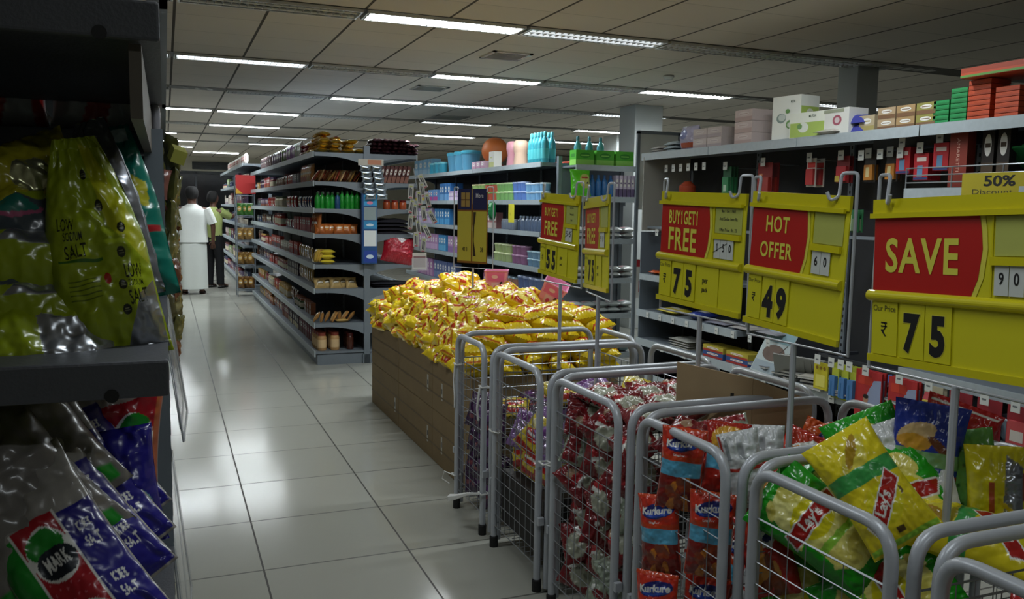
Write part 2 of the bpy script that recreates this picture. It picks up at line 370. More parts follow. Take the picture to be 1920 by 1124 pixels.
def vent(x, y, w, lab):
    t = thing('ceiling_vent', lab, 'vent', (x, y, CEIL))
    mb = MB(); a = w/2
    for (x0, x1, y0, y1) in ((-a, a, -a, -a+.03), (-a, a, a-.03, a), (-a, -a+.03, -a, a), (a-.03, a, -a, a)): mb.box(x0, x1, y0, y1, -.012, 0, M_LOUV)
    mb.build('frame', t); mb = MB().box(-a+.03, a-.03, -a+.03, a-.03, -.002, 0, M_BLACK); mb.build('backing', t)
    mb = MB()
    for k in range(9): mb.box(-a+.03, a-.03, -a+.045+k*(w-.09)/8, -a+.052+k*(w-.09)/8, -.014, -.004, M_LOUV)
    mb.build('slats', t)
vent(2.77, 7.05, .36, 'square white ceiling vent just past the brightest tube light')
vent(2.76, 9.33, .36, 'square white ceiling vent between the second and third light rows')
vent(3.9, 12.2, .5, 'square ceiling vent far back above the blue toiletries shelf')
for (x, y, l) in ((4.6, 7.35, 'small round smoke detector on the ceiling right of the lit tube'), (5.15, 12.9, 'small round smoke detector far back on the ceiling')):
    tag(place(MB().lathe([(.05, 0), (.055, -.015), (.04, -.035), (.02, -.04)], M_LOUV).mesh('smoke_detector', True), 'smoke_detector', (x, y, CEIL)), l, 'smoke detector')

# ------------------------------------------------------------------ shelving
def bracket_mb(depth, th=.035, drop=.14, m=M_STEEL, side=1):
    """curved cantilever bracket in the xz plane: front at x=0, upright at x=depth, top at z=0"""
    n = 12; low = []
    for i in range(n+1):
        t = i/n; low.append((side*depth*t, -th-drop*(1-math.sqrt(max(0, 1-(max(0, t-.18)/.82)**2)))))
    return MB().prism([(side*depth, 0), (0, 0)]+low, 'y', -.006, .006, m)
def gondola(label, y0, y1, xf, depth, zs, uprights=1.0, side=1, both=False, top=2.02, rail=.045, backm=M_BACK, base=.10, shelf_depths=None, name='gondola_shelving', overhang=0.):
    """shelves facing -x (side=1). xf = front edge, the back panel stands at xf+depth"""
    t = thing(name, label, 'shelving', (xf+side*depth, (y0+y1)/2, 0)); ox, oy = xf+side*depth, (y0+y1)/2
    B = lambda mb, n, bev=0.: mb.build(n, t, bevel=bev)
    a, b = y0-oy, y1-oy
    B(MB().box(-.012, .012, a+.02, b-.02, base, top-.02, backm), 'back_panel')
    n = max(1, round((y1-y0)/uprights)); yy = [a+(b-a)*i/n for i in range(n+1)]
    um = MB()
    up = MB().box(-.028, .028, -.02, .02, 0, top+.06, M_STEEL)
    for k in range(40): up.box(-.0285, .0285, -.006, .006, .1+k*.05, .12+k*.05, M_BLACK)
    um = up.mesh('upright')
    for y in yy: place(um, 'upright', (0, y, 0), parent=t)
    for sd in ((side, -side) if both else (side,)):
        br = {}
        for zi, z in enumerate(zs):
            d = depth if shelf_depths is None else shelf_depths[zi]
            x1 = -sd*d
            ra = rail if z > base+.05 else .05
            lo, hi = sorted((x1+sd*.012, -sd*.0))
            sh = B(MB().box(lo, hi, a, b, z-.022, z, M_STEEL), 'shelf')
            lo, hi = sorted((x1, x1+sd*.012)); r = MB()
            for i in range(n): r.box(lo, hi, yy[i]+.004, yy[i+1]-.004, z-ra, z+.006, M_LIP)
            r.build('price_rail', sh)
            if z > base+.05:
                key = round(d, 3)
                if key not in br: br[key] = bracket_mb(d, side=sd).mesh('bracket')
                for y in (yy[0], yy[-1]): place(br[key], 'bracket', (x1+sd*.014, y, z-.001), parent=t)
        lo, hi = sorted((-sd*depth+sd*.03, 0)); B(MB().box(lo, hi, a+.01, b-.01, 0, base, M_STEEL), 'kick_plate')
    B(MB().box(-.04, .04, a-.02, b+.02, 0, .09, M_STEEL), 'foot')
    return t

# product meshes: one mesh per kind and colour, shared by all copies
PM = {}
def pm(key, fn):
    if key not in PM: PM[key] = fn()
    return PM[key]
def jar(body, lid, r=.035, h=.13, label=None):
    def f():
        mb = MB().lathe([(r*.92, 0), (r, .006), (r, h*.72), (r*.86, h*.8), (r*.8, h*.82)], film(body) if isinstance(body, str) else body, 14)
        mb.lathe([(r*.86, h*.81), (r*.88, h*.82), (r*.88, h*.98), (r*.8, h)], paint(lid, .4), 14)
        if label: mb.lathe([(r*1.012, h*.16), (r*1.012, h*.6)], paint(label), 14)
        return mb.mesh('jar', True)
    return pm(('jar', str(body), lid, r, h, label), f)
def bottle(body, cap, r=.035, h=.24, label=None):
    def f():
        mb = MB().lathe([(r*.9, 0), (r, .01), (r, h*.5), (r*.93, h*.55), (r*.98, h*.62), (r*.8, h*.74), (r*.38, h*.84), (r*.36, h*.87)], film(body), 14)
        mb.lathe([(r*.42, h*.86), (r*.42, h*.98), (r*.3, h)], paint(cap, .4), 12)
        if label: mb.lathe([(r*1.012, h*.14), (r*1.012, h*.46)], paint(label), 14)
        return mb.mesh('bottle', True)
    return pm(('bottle', body, cap, r, h, label), f)
def carton(c1, c2, w=.08, d=.05, h=.13, c3='#e8e6df'):
    """front looks to -y"""
    def f():
        mb = MB().box(-w/2, w/2, -d/2, d/2, 0, h, paint(c1))
        P = lambda x, y, k: (x*w/2, -d/2-.0006-.0003*k, (y+1)*h/2)
        flat_print(mb, [(paint(c2), 'rect', -.98, -.95, .98, -.25), (paint(c3), 'ell', 0, .3, .6, .35), (paint(c2), 'rect', -.45, .22, .45, .36)], P)
        P = lambda x, y, k: (-w/2-.0006-.0003*k, -x*d/2, (y+1)*h/2)
        flat_print(mb, [(paint(c2), 'rect', -.95, -.95, .95, -.25), (paint(c3), 'rect', -.6, .1, .6, .5)], P)
        return mb.mesh('carton')
    return pm(('carton', c1, c2, w, d, h, c3), f)
def pouch(c1, c2, w=.1, h=.15, t=.035, seed=1, metal=False):
    def f():
        me = bag_mesh('pouch', w, h, t, (foil if metal else film)(c1), [((foil if metal else film)(c2), 'ell', 0, .1, .62, .42), (film('#e9e4d6'), 'rect', -.5, -.05, .5, .16)], seed=seed, res=110, crumple=.004)
        me.transform(Matrix.Translation((0, 0, h/2))); return me
    return pm(('pouch', c1, c2, w, h, t, seed, metal), f)
def slabpack(c1, c2, w=.1, d=.07, h=.03, metal=False, seed=1):
    """a small wrapped pack lying flat, origin at its underside"""
    def f():
        me = bag_mesh('pack', w, d, h, (foil if metal else film)(c1), [((foil if metal else film)(c2), 'rect', -.8, -.25, .7, .3)], seed=seed, res=90, crumple=.003)
        me.transform(Matrix.Translation((0, 0, h*.5)) @ Matrix.Rotation(-PI/2, 4, 'X')); return me
    return pm(('slab', c1, c2, w, d, h, metal, seed), f)
def tub(c1, lid, r=.06, h=.1, taper=.85):
    def f():
        mb = MB().lathe([(r*taper, 0), (r*.97, h*.86)], paint(c1, .35), 18); mb.lathe([(r*1.03, h*.84), (r*1.04, h*.95), (r*.95, h)], paint(lid, .35), 18)
        return mb.mesh('tub', True)
    return pm(('tub', c1, lid, r, h, taper), f)

def run(me, name, noun, cat, where, x, y0, dy, n, z, rz=-PI/2, jy=.004, jr=.06, dx=0., rows=1, rowdx=.08, stack=1, dz=0.):
    """n copies of one product side by side along y"""
    for i in range(n):
        for r in range(rows):
            for s in range(stack):
                place(me, name, (x+dx*i+r*rowdx+RND.uniform(-.006, .006), y0+dy*i+RND.uniform(-jy, jy), z+s*dz+.0008), (0, 0, rz+RND.uniform(-jr, jr)), label='%s %s' % (noun, where), cat=cat, group='%s %s' % (noun, where))

# --- the long double-sided unit beside the aisle
ZG = [.13, .40, .727, .958, 1.247, 1.484, 1.735, 2.005]
gondola('long grey double-sided shelf unit along the aisle, packed with food on eight levels', 8.1, 14.3, 1.28, .50, ZG, both=True, top=2.02)
TN = ['bottom', 'second', 'third', 'fourth', 'fifth', 'sixth', 'seventh', 'topmost']
cols = ['#6e2a20', '#b33a2a', '#3a2632', '#c9a25a', '#8a4b25', '#5a3d66', '#b9b2a2', '#7d2f3a', '#4b5c3a', '#c07a3a', '#2f3c5c', '#a8282c', '#d8c9a0', '#5d3522', '#8e8b88']
names = {'#6e2a20': 'brown', '#b33a2a': 'red', '#3a2632': 'dark plum', '#c9a25a': 'gold', '#8a4b25': 'tan', '#5a3d66': 'violet', '#b9b2a2': 'cream', '#7d2f3a': 'wine', '#4b5c3a': 'olive', '#c07a3a': 'orange', '#2f3c5c': 'navy', '#a8282c': 'scarlet', '#d8c9a0': 'ivory', '#5d3522': 'dark brown', '#8e8b88': 'grey'}
def fill_tiers(where, xf, ya, yb, zs, tiers, rnd, depthoff=.09, seg=(4, 8), hmax=.17, gap=.05, palette=cols, nm=names, step=(.085, .13)):
    for ti in tiers:
        y = ya; k = 0
        while y < yb-.15:
            c = rnd.choice(palette); c2 = rnd.choice(palette); kind = rnd.choice(['jar', 'carton', 'pouch', 'pouch', 'carton']); n = rnd.randint(*seg); st = rnd.uniform(*step)
            h = rnd.uniform(.1, hmax); n = min(n, int((yb-y)/st))
            if n < 1: break
            if kind == 'jar': me = jar(c, c2, r=st*.40, h=round(h, 2), label='#cfc4a8')
            elif kind == 'carton': me = carton(c, c2, w=round(st*.86, 3), d=.05, h=round(h, 2))
            else: me = pouch(c, c2, w=round(st*.95, 3), h=round(h, 2), t=.035)
            noun = '%s and %s %s' % (nm[c], nm[c2], {'jar': 'jar', 'carton': 'box', 'pouch': 'pouch'}[kind])
            run(me, kind, noun, {'jar': 'jar', 'carton': 'box', 'pouch': 'pouch'}[kind], '%s group on %s shelf of %s' % (ORD[k], TN[ti], where), xf+depthoff, y+st/2, st, n, zs[ti])
            y += st*n+rnd.choice([0, .02, gap*2]); k += 1
rA = random.Random(11)
fill_tiers('the aisle unit', 1.28, 8.75, 14.2, ZG, [0, 1, 2, 3, 4, 5, 6], rA, step=(.10, .15), hmax=.16, depthoff=.1)
# near end of each level, seen from the end of the unit
wh = 'at the aisle unit end'
run(jar(mat('biscuit_fill', S('#b98f5c'), .5), '#8b3a2a', .045, .175, '#d9b98a'), 'jar', 'tall beige jar with a red lid', 'jar', 'on the bottom shelf '+wh, 1.36, 8.19, .10, 4, ZG[0], rows=2, rowdx=.125)
run(jar('#4a2418', '#5a1a14', .035, .16), 'jar', 'dark brown slim jar', 'jar', 'on the bottom shelf '+wh, 1.64, 8.19, .085, 3, ZG[0])
for i in range(7):
    place(slabpack('#b9864a', '#e0c28a', .12, .08, .035, seed=3), 'biscuit_pack', (1.33+.055*i, 8.18+.02*(i % 3), ZG[1]+.045), (0, RND.uniform(.8, 1.4)*(-1), RND.uniform(-.3, .3)), 'tan biscuit pack leaning in the row on the second shelf '+wh, 'pack', 'leaning biscuit packs on the second shelf')
for i in range(3):
    place(slabpack('#c9a35e', '#7a4a22', .13, .09, .035, seed=4), 'biscuit_pack', (1.55+.0*i, 8.17+.1*i, ZG[1]+.001), (0, 0, .1), 'gold biscuit pack lying flat on the second shelf '+wh, 'pack', 'flat gold packs on the second shelf')
for i in range(5):
    place(pouch('#b79a62', '#6d5a34', .12, .11, .04, 2), 'pouch', (1.36+.075*i, 8.2+.03*(i % 2), ZG[2]), (-.5, 0, .2), 'olive and beige pouch on the third shelf '+wh, 'pouch', 'beige pouches on the third shelf end')
for i in range(3):
    place(slabpack('#d8c23a', '#efe08a', .15, .1, .045, seed=5), 'rusk_pack', (1.42, 8.19, ZG[3]+.001+.047*i), (0, 0, .05*i), '%s pale yellow rusk pack stacked on the fourth shelf %s' % (['bottom', 'middle', 'top'][i], wh), 'pack', 'yellow rusk stack')
    place(slabpack('#caa64a', '#a8582a', .14, .1, .04, seed=6), 'rusk_pack', (1.335+.02*i, 8.2, ZG[3]+.075), (0, -1.25, .1), 'upright tan rusk pack left of the yellow stack on the fourth shelf', 'pack', 'upright rusk packs fourth shelf')
for i in range(6):
    place(pouch('#b4622c', '#d9934a', .11, .1, .05, 5), 'snack_pouch', (1.36+.06*i, 8.18+.02*(i % 3), ZG[4]), (-.35, 0, .4*math.sin(i)), 'orange snack pouch on the fifth shelf '+wh, 'pouch', 'orange pouches on the fifth shelf end')
for i in range(2):
    place(pouch('#b56a35', '#8a3a20', .13, .19, .05, 6), 'snack_pouch', (1.33, 8.22+.12*i, ZG[4]), (-.1, 0, -1.2), 'tall orange-brown pouch standing on the fifth shelf corner', 'pouch', 'tall orange pouches fifth shelf corner')
for i in range(9):
    place(bottle('#1f8f2e' if i != 4 else '#27507c', '#155c22', .027, .15 if i < 5 else .17), 'squash_bottle', (1.33+.047*i, 8.17+.02*(i % 2), ZG[5]), (0, 0, 0), 'small green bottle in the row on the sixth shelf '+wh if i != 4 else 'single blue bottle among the green ones on the sixth shelf', 'bottle', 'green bottles on the sixth shelf end' if i != 4 else None)
    place(bottle('#2a9a3a', '#e5e5e0', .03, .16, '#1c6b25'), 'squash_bottle', (1.36+.047*i, 8.30+.02*(i % 2), ZG[5]), (0, 0, 0), 'green bottle, second row on the sixth shelf '+wh, 'bottle', 'second row of green bottles')
for i in range(26):
    c = ['#8a3a2a', '#c9a35e', '#6b3420', '#d8b98a'][i % 4]
    place(slabpack(c, '#e8cfa0', .15, .05, .028, True, seed=7), 'wafer_pack', (1.33+.016*i, 8.17+.03*(i % 3), ZG[6]+.045), (0, -1.0+RND.uniform(-.15, .1), PI/2*.15+RND.uniform(-.2, .2)), 'thin brown-gold wafer pack leaning on the seventh shelf '+wh, 'pack', 'leaning wafer packs on the seventh shelf')
for i in range(5):
    place(pouch('#c98a4a' if i < 2 else '#c4502a', '#e8b070', .14, .19, .05, 8), 'snack_pouch', (1.36, 8.72+.13*i, ZG[6]), (-.08, 0, -1.4), ('tan' if i < 2 else 'orange-red')+' upright pouch on the seventh shelf, a little back from the near end', 'pouch', ('tan' if i < 2 else 'orange-red')+' pouches on the seventh shelf')
# goods heaped on top
for (x0, x1, y0, y1, zt, c1, c2, nm_) in ((1.32, 1.70, 8.14, 8.36, 3, '#c9a232', '#efd98a', 'gold'), (1.32, 1.62, 8.42, 8.9, 5, '#d0a93a', '#a8402a', 'gold'), (1.32, 1.55, 8.96, 9.3, 3, '#9a2a32', '#d8a0a0', 'red'),):
    z = ZG[7]
    for k in range(zt):
        y = y0
        while y < y1:
            x = x0
            while x < x1:
                if RND.random() < .93: place(slabpack(c1, c2, .12, .09, .045, True, seed=9), 'foil_pack', (x+.05+RND.uniform(-.012, .012), y+.04, z+.002+.043*k), (RND.uniform(-.08, .08), RND.uniform(-.08, .08), RND.uniform(-.3, .3)+PI/2*(k % 2)), '%s foil coffee pack in the %s heap on top of the aisle unit' % (nm_, 'nearest' if y0 < 8.2 else 'tall middle' if nm_ == 'gold' else 'small red'), 'pack', '%s foil packs %d on the aisle unit top' % (nm_, zt))
                x += .125
            y += .1
        x0 += .02; x1 -= .03
wt = 'standing on top of the aisle unit'
for (c1, c2, nn, ya, n) in (('#b9b6ae', '#8f9a5a', 'silver-white', 9.4, 5), ('#9a6aa8', '#d8c8dc', 'lilac', 9.95, 6), ('#5f7a4a', '#9a7aa0', 'green', 10.6, 5), ('#54485a', '#9a8aa0', 'grey-violet', 11.2, 8), ('#6a5a5a', '#3d3a4a', 'dark grey', 12.2, 12)):
    run(pouch(c1, c2, .11, .19, .06), 'pouch', nn+' pouch', 'pouch', wt, 1.38, ya, .11, n, ZG[7], rows=2, rowdx=.1)
# right-hand side of the aisle unit, near end: dark chocolate bars, folded cloth, red sack
wr = 'on the right side of the aisle unit'
for k in range(4):
    for j in range(3):
        for i in range(9 if k < 3 else 7):
            place(slabpack('#3a1f2a', '#8a5a62', .1, .075, .036, True, seed=10), 'chocolate_bar', (1.85+.05*i+RND.uniform(-.01, .01)+.01*k, 8.17+.09*j, ZG[7]+.002+.037*k), (RND.uniform(-.1, .1), RND.uniform(-.1, .1), PI/2+RND.uniform(-.25, .25)), 'dark plum glossy chocolate bar in the heap on top of the aisle unit', 'bar', 'dark chocolate bars heaped on top')
for i in range(8):
    place(carton('#5a2a26', '#8a5a4a', .035, .2, .17), 'slim_box', (1.88+.042*i, 8.25, ZG[6]), (0, .25, 0), 'slim dark brown box leaning '+wr, 'box', 'slim leaning boxes right side')
for i in range(3):
    place(jar('#b5522a', '#7a1d18', .035, .09), 'jar', (2.0+.08*i, 8.2, ZG[5]), (0, 0, 0), 'small orange jar '+wr, 'jar', 'small orange jars right side')
def cloth_bundle(c, w, d, h, n=5):
    def f():
        mb = MB()
        for k in range(n):
            vs = []; N = 12
            for j in range(N+1):
                for i in range(N+1):
                    u, v = i/N*2-1, j/N*2-1; e = (1-abs(u)**4)*(1-abs(v)**4)
                    vs.append((u*w/2, v*d/2, h*(k+e*.95)/n+.012*noise.noise(Vector((u*2+k, v*2, k)))*e))
            N1 = N+1; fs = [(j*N1+i, j*N1+i+1, (j+1)*N1+i+1, (j+1)*N1+i) for j in range(N) for i in range(N)]
            mb.raw(vs, fs, mat('cloth_'+c[1:], S(c), .9, bump=.3, bscale=200)); vs2 = [(x, y, h*k/n+.001) for x, y, z in vs]; mb.raw(vs2, fs, mat('cloth_'+c[1:]))
        return mb.mesh('bundle', True)
    return pm(('cloth', c, w, d, h, n), f)
place(cloth_bundle('#221f28', .36, .3, .15, 4), 'cloth_bundle', (2.05, 8.27, ZG[4]+.001), label='dark folded cloth bundle with a white tag '+wr, cat='cloth')
place(cloth_bundle('#2b2a33', .42, .34, .05, 3), 'cloth_bundle', (2.06, 8.28, ZG[2]+.001), label='low pile of dark cloth below the red sack', cat='cloth')
me = bag_mesh('sack', .34, .28, .16, film('#a81f2e'), [(film('#e8dfe2'), 'poly', [(-.5, .9), (0, .35), (.55, .95)]), (film('#c84a5a'), 'rect', -.6, -.3, .5, -.1)], seed=12, crumple=.012)
place(me, 'sack', (2.10, 8.13, ZG[3]+.14), (-.25, .2, .05), 'slumped red sack with a white neck '+wr, 'sack')
# things hung on the near upright and its right edge
t = thing('hanging_strip', 'long blue and white cardboard hanging strip on the near upright of the aisle unit', 'display strip', (1.80, 8.02, 1.33))
mb = MB().box(-.075, .065, 0, .03, -.36, .3, paint('#1d4f86')); mb.box(-.085, -.075, -.005, .035, -.36, .3, paint('#163c70'))
P = lambda x, y, k: (x*.07-.005, -.0008-.0004*k, y*.33-.03)
flat_print(mb, [(paint('#8f9ea0'), 'rect', -.8, .25, .9, .62), (paint('#e6ecec'), 'rect', -.8, -.5, .9, -.05), (paint('#2f8cc0'), 'rect', -.85, .0, .95, .22), (paint('#3aa0d6'), 'rect', -.85, .66, .95, .98), (paint('#2346a0'), 'rect', -.85, -.97, .95, -.62), (paint('#e88aa8'), 'ell', 0, .74, .4, .05), (paint('#d6e6f2'), 'ell', 0, -.8, .5, .06), (paint('#d6e6f2'), 'ell', 0, .11, .5, .04)], P); mb.build('card', t)
mb = MB(); mb.tube([(0, 0, .29), (0, .03, .34), (0, .08, .34)], .004, M_WIRE); mb.build('hook', t)
t = thing('sachet_strips', 'bundle of silver foil sachet strips hung at the top of the near upright', 'sachets', (1.80, 8.0, 1.80))
o = MB().box(-.12, .12, -.006, .002, .09, .15, paint('#c9c4ba')).box(-.03, .10, -.008, -.005, .1, .145, paint('#cc8a6a')).build('header_card', t)
for c in range(2):
    for r in range(6):
        me = pm(('sach',), lambda: bag_mesh('sachet', .105, .055, .028, foil('#a9b4be'), [(foil('#5a6a7a'), 'rect', -.6, -.4, .6, .3)], seed=3, res=110, crumple=.004))
        place(me, 'sachet', (-.055+.11*c+.01*r, -.012-.006*(r % 2), .062-.052*r), (.35, .05*(-1)**r, 0), parent=t)
t = thing('razor_card_bunch', 'bunch of white and grey razor cards hanging off the right edge of the aisle unit', 'cards', (2.27, 8.03, 1.4))
card = pm(('razor',), lambda: (lambda mb: (mb.box(-.026, .026, -.004, .004, -.07, .07, paint('#a9a7a0')), flat_print(mb, [(paint('#2a2c30'), 'rect', -.5, -.6, -.1, .5), (paint('#a0a850'), 'rect', -.5, .6, .5, .75), (paint('#30343a'), 'rect', .1, -.7, .45, .4), (paint('#a83a4a'), 'rect', -.6, -.95, .6, -.8)], lambda x, y, k: (x*.026, -.0046-.0003*k, y*.07)), mb.mesh('card'))[2])(MB()))
for i, (x, z, r) in enumerate([(.04, .36, -.45), (-.08, .26, .06), (0, .2, -.12), (.08, .18, -.35), (-.04, .08, .1), (.05, .05, -.2), (.13, .02, -.55), (-.09, -.03, .05), (.0, -.08, -.05), (.08, -.12, -.4), (-.03, -.2, 0), (.04, -.25, .03), (-.07, .12, .2), (.03, .28, -.2)]):
    place(card, 'card', (x, -.012*(i % 4)-.005, z), (RND.uniform(-.2, .2), r, RND.uniform(-.3, .3)), parent=t)
MB().tube([(-.05, 0, .48), (-.02, -.02, .3), (0, -.01, 0), (.01, 0, -.3)], .004, M_WIRE).build('hanging_wire', t)
t = thing('card_pocket', 'clear pocket of small leaflets at the bottom of the razor cards', 'pocket', (2.28, 8.02, .99))
MB().box(-.07, .07, -.004, .0, -.08, .08, paint('#c9c2b8')).box(-.06, .06, -.006, -.004, -.06, .05, paint('#8a6a6a')).build('leaflet', t); MB().box(-.08, .08, -.012, -.009, -.09, .03, mat('clear', (.9, .9, .9), .1, alpha=.25)).build('pocket', t)

# --- wire display rack and the unit beyond it, further down the aisle
t = thing('wire_display_rack', 'tall wire rack with clear pockets at the far end of the aisle unit', 'rack', (1.22, 14.75, 0))
mb = MB()
for x in (-.14, .14):
    for y in (-.16, .16): mb.tube([(x, y, 0), (x, y, 1.95)], .009, M_STEEL, 6)
for z in (.1, .5, .9, 1.3, 1.65, 1.95): mb.tube([(-.14, -.16, z), (.14, -.16, z), (.14, .16, z), (-.14, .16, z)], .006, M_STEEL, 6, closed=True)
mb.build('frame', t)
o = MB().box(-.15, .16, -.18, -.17, 1.68, 1.98, paint('#b3201f')).prism([(-.15, 1.68), (-.15, 1.78), (-.04, 1.68)], 'y', -.184, -.181, paint('#c99a2a')).build('sign_board', t); o['label'] = 'red board with a yellow corner'
for j, z in enumerate((.12, .52, .92, 1.32)):
    MB().box(-.13, .13, -.15, .15, z, z+.006, M_STEEL).build('basket_floor', t)
    for i in range(3): place(pouch(['#6d4a22', '#7a5a2a', '#8a6a3a', '#3a6a2a'][j], '#c9a35a', .12, .2, .06, 13), 'snack_pouch', (1.14+.08*i, 14.66+.05*(i % 2), z+.008), (0, 0, -.6), 'brown and gold pouch in the %s basket of the wire rack' % ORD[j], 'pouch', 'pouches in the %s rack basket' % ORD[j])
ZH = [.13, .45, .8, 1.15, 1.5, 1.85, 2.2]
gondola('far grey shelf unit beyond the wire rack, crowded with small goods', 15.3, 21.5, 1.24, .45, ZH, top=2.25, uprights=1.24)
rB = random.Random(5)
pal = ['#8a7a8a', '#b9a9a2', '#5a4a6a', '#a04a4a', '#3f4a66', '#c9bfb2', '#6a3a3a', '#8aa06a']; nm2 = dict(zip(pal, ['mauve', 'beige', 'purple', 'red', 'navy', 'white', 'maroon', 'light green']))
fill_tiers('the far unit', 1.24, 15.4, 21.3, ZH, [0, 1, 2, 3, 4, 5], rB, palette=pal, nm=nm2, step=(.13, .19), hmax=.24, seg=(4, 6))
run(pouch('#d8cfc8', '#c04a4a', .15, .19, .06, 15), 'pouch', 'white and red pouch', 'pouch', 'standing on top of the far unit', 1.33, 15.5, .17, 26, ZH[6])

# --- toiletries unit (second double-sided unit) with its end shelves
ZT = [.13, .50, .90, 1.27, 1.60, 1.985]
gondola('grey shelf unit of blue and pink toiletries behind the yellow noodle heap', 8.05, 13.3, 3.56, .5, ZT, both=True, top=2.0)
pink, blue, teal, lil = '#b48ab0', '#3f7fb8', '#4f9fb0', '#8a84b8'
wT = 'of the toiletries unit'
def trun(c1, c2, nn, kind, w_, h, ti, ya, n, rows=1, stack=1, dz=0, **kw):
    me = {'carton': lambda: carton(c1, c2, w_*.92, .08, h), 'tub': lambda: tub(c1, c2, w_*.48, h), 'bottle': lambda: bottle(c1, c2, w_*.42, h), 'jar': lambda: jar(c1, c2, w_*.45, h)}[kind]()
    run(me, {'carton': 'toiletry_box', 'tub': 'plastic_tub', 'bottle': 'toiletry_bottle', 'jar': 'cream_jar'}[kind], nn, {'carton': 'box', 'tub': 'tub', 'bottle': 'bottle', 'jar': 'jar'}[kind], 'on the %s shelf %s' % (['bottom', 'second', 'third', 'fourth', 'fifth', 'topmost'][ti], wT), 3.66, ya, w_, n, ZT[ti]+.002, rows=rows, rowdx=.12, stack=stack, dz=dz, **kw)
trun('#7fb0d8', '#cfe0ee', 'pale blue tub', 'tub', .12, .09, 4, 8.15, 4, stack=2, dz=.091)
trun('#5f82c4', '#a8b8e0', 'periwinkle tub', 'tub', .12, .1, 4, 8.65, 3, stack=2, dz=.101)
trun('#7fb06a', '#c4dca8', 'light green tub', 'tub', .12, .1, 4, 9.04, 4, stack=2, dz=.101)
trun('#c0604a', '#7fa86a', 'rust and green tub', 'tub', .12, .1, 4, 9.54, 3, stack=2, dz=.101)
trun('#9fbf7a', '#e0d8a8', 'yellow-green tub', 'tub', .12, .1, 4, 9.92, 4, stack=2, dz=.101)
trun('#7fb8a8', '#d8e8dc', 'mint tub', 'tub', .13, .12, 4, 10.45, 3)
trun('#b8a0c8', '#e4d6ea', 'lilac box', 'carton', .11, .13, 4, 10.9, 4)
trun('#2f6fae', '#6fa6d6', 'tall blue box', 'carton', .12, .24, 4, 11.3, 4, rows=2)
trun('#6a9ad0', '#c84a9a', 'blue and magenta box', 'carton', .12, .16, 4, 11.85, 4)
trun('#c4a8cc', '#d8c24a', 'pink box with a yellow top', 'carton', .12, .14, 4, 12.4, 5)
trun('#5a6a84', '#8a98b0', 'slate grey bottle', 'bottle', .09, .16, 3, 8.15, 8, rows=2)
trun('#7a8494', '#a8b0bc', 'grey jar', 'jar', .1, .12, 3, 8.95, 4)
trun('#a06a6a', '#c8b8b0', 'dusty red box', 'carton', .11, .19, 3, 9.5, 5)
trun('#2f77b0', '#4f9fd0', 'blue box', 'carton', .12, .22, 3, 11.3, 6)
trun('#a48ab8', '#c8b8d4', 'lilac box', 'carton', .12, .22, 3, 12.1, 7)
trun('#6f8fa8', '#a8c4d0', 'grey-blue tub', 'tub', .14, .08, 2, 8.15, 3, stack=2, dz=.081)
trun('#8a5f80', '#b08aa8', 'plum pink tub', 'tub', .13, .1, 2, 8.62, 3, stack=2, dz=.101)
trun('#a0b07a', '#d0d8a8', 'pale green tub', 'tub', .13, .1, 2, 9.05, 4, stack=2, dz=.101)
trun('#b08ab0', '#8a6a9a', 'pink box', 'carton', .12, .22, 2, 10.9, 4)
trun('#3f86b8', '#5fa8d0', 'sky blue box', 'carton', .12, .22, 2, 11.45, 3)
trun('#b48ab4', '#d0b0d0', 'rose box', 'carton', .12, .22, 2, 11.85, 10)
trun('#5a6a90', '#9aa8c8', 'navy tub', 'tub', .15, .14, 1, 8.2, 4, stack=2, dz=.141)
trun('#a87a6a', '#8aa0b0', 'brown and grey tub', 'tub', .14, .12, 1, 8.85, 3, stack=2, dz=.121)
trun('#9a5a78', '#704a60', 'wine pink box', 'carton', .14, .22, 1, 9.4, 4)
trun('#5a6a98', '#8090b8', 'indigo box', 'carton', .13, .25, 1, 11.0, 8)
trun('#a87aa8', '#c8a0c0', 'mauve box', 'carton', .13, .25, 1, 12.1, 6)
trun('#9a6a80', '#b88aa0', 'dull pink box', 'carton', .16, .22, 0, 8.2, 8)
wtt = 'on top of the toiletries unit'
for i in range(9):
    place(bottle('#3a9aa8', '#5ab8c4', .042, .32, '#4ab0b8'), 'shampoo_bottle', (3.64+.095*(i % 2), 8.13+.087*(i//2)+.04*(i % 2), ZT[5]+.002), (0, 0, 0), 'tall teal bottle in the tight group '+wtt, 'bottle', 'teal bottles on the toiletries unit')
for i, (c, n_) in enumerate((('#d89aa8', 'pink'), ('#d8b8a0', 'peach'))):
    me = MB().lathe([(.075, 0), (.082, .02), (.07, .13), (.078, .16), (.086, .2), (.084, .26), (.06, .285)], paint(c, .4), 22).mesh('canister', True)
    place(me, 'canister', (3.72, 9.18-.21*i, ZT[5]+.002), label='%s waisted plastic canister %s' % (n_, wtt), cat='canister')
place(carton('#e4e4da', '#c8cc8a', .17, .1, .2), 'gift_box', (3.70, 9.72, ZT[5]+.002), (0, 0, -PI/2), 'white and pale green box with a black dot right of the orange ball', 'box')
me = MB().lathe([(.17*math.sin(PI*k/14), .17-.17*math.cos(PI*k/14)) for k in range(1, 14)], paint('#c0672a', .5), 26).mesh('ball', True)
place(me, 'ball', (3.86, 10.15, ZT[5]+.07), label='large orange ball '+wtt, cat='ball')
o = MB().lathe([(.10, 0), (.11, .07), (.10, .075), (.09, .01)], paint('#8a3a2a'), 20).build('ball_stand'); o.location = (3.86, 10.15, ZT[5]+.002); tag(o, 'low brown ring that the orange ball rests in', 'stand')
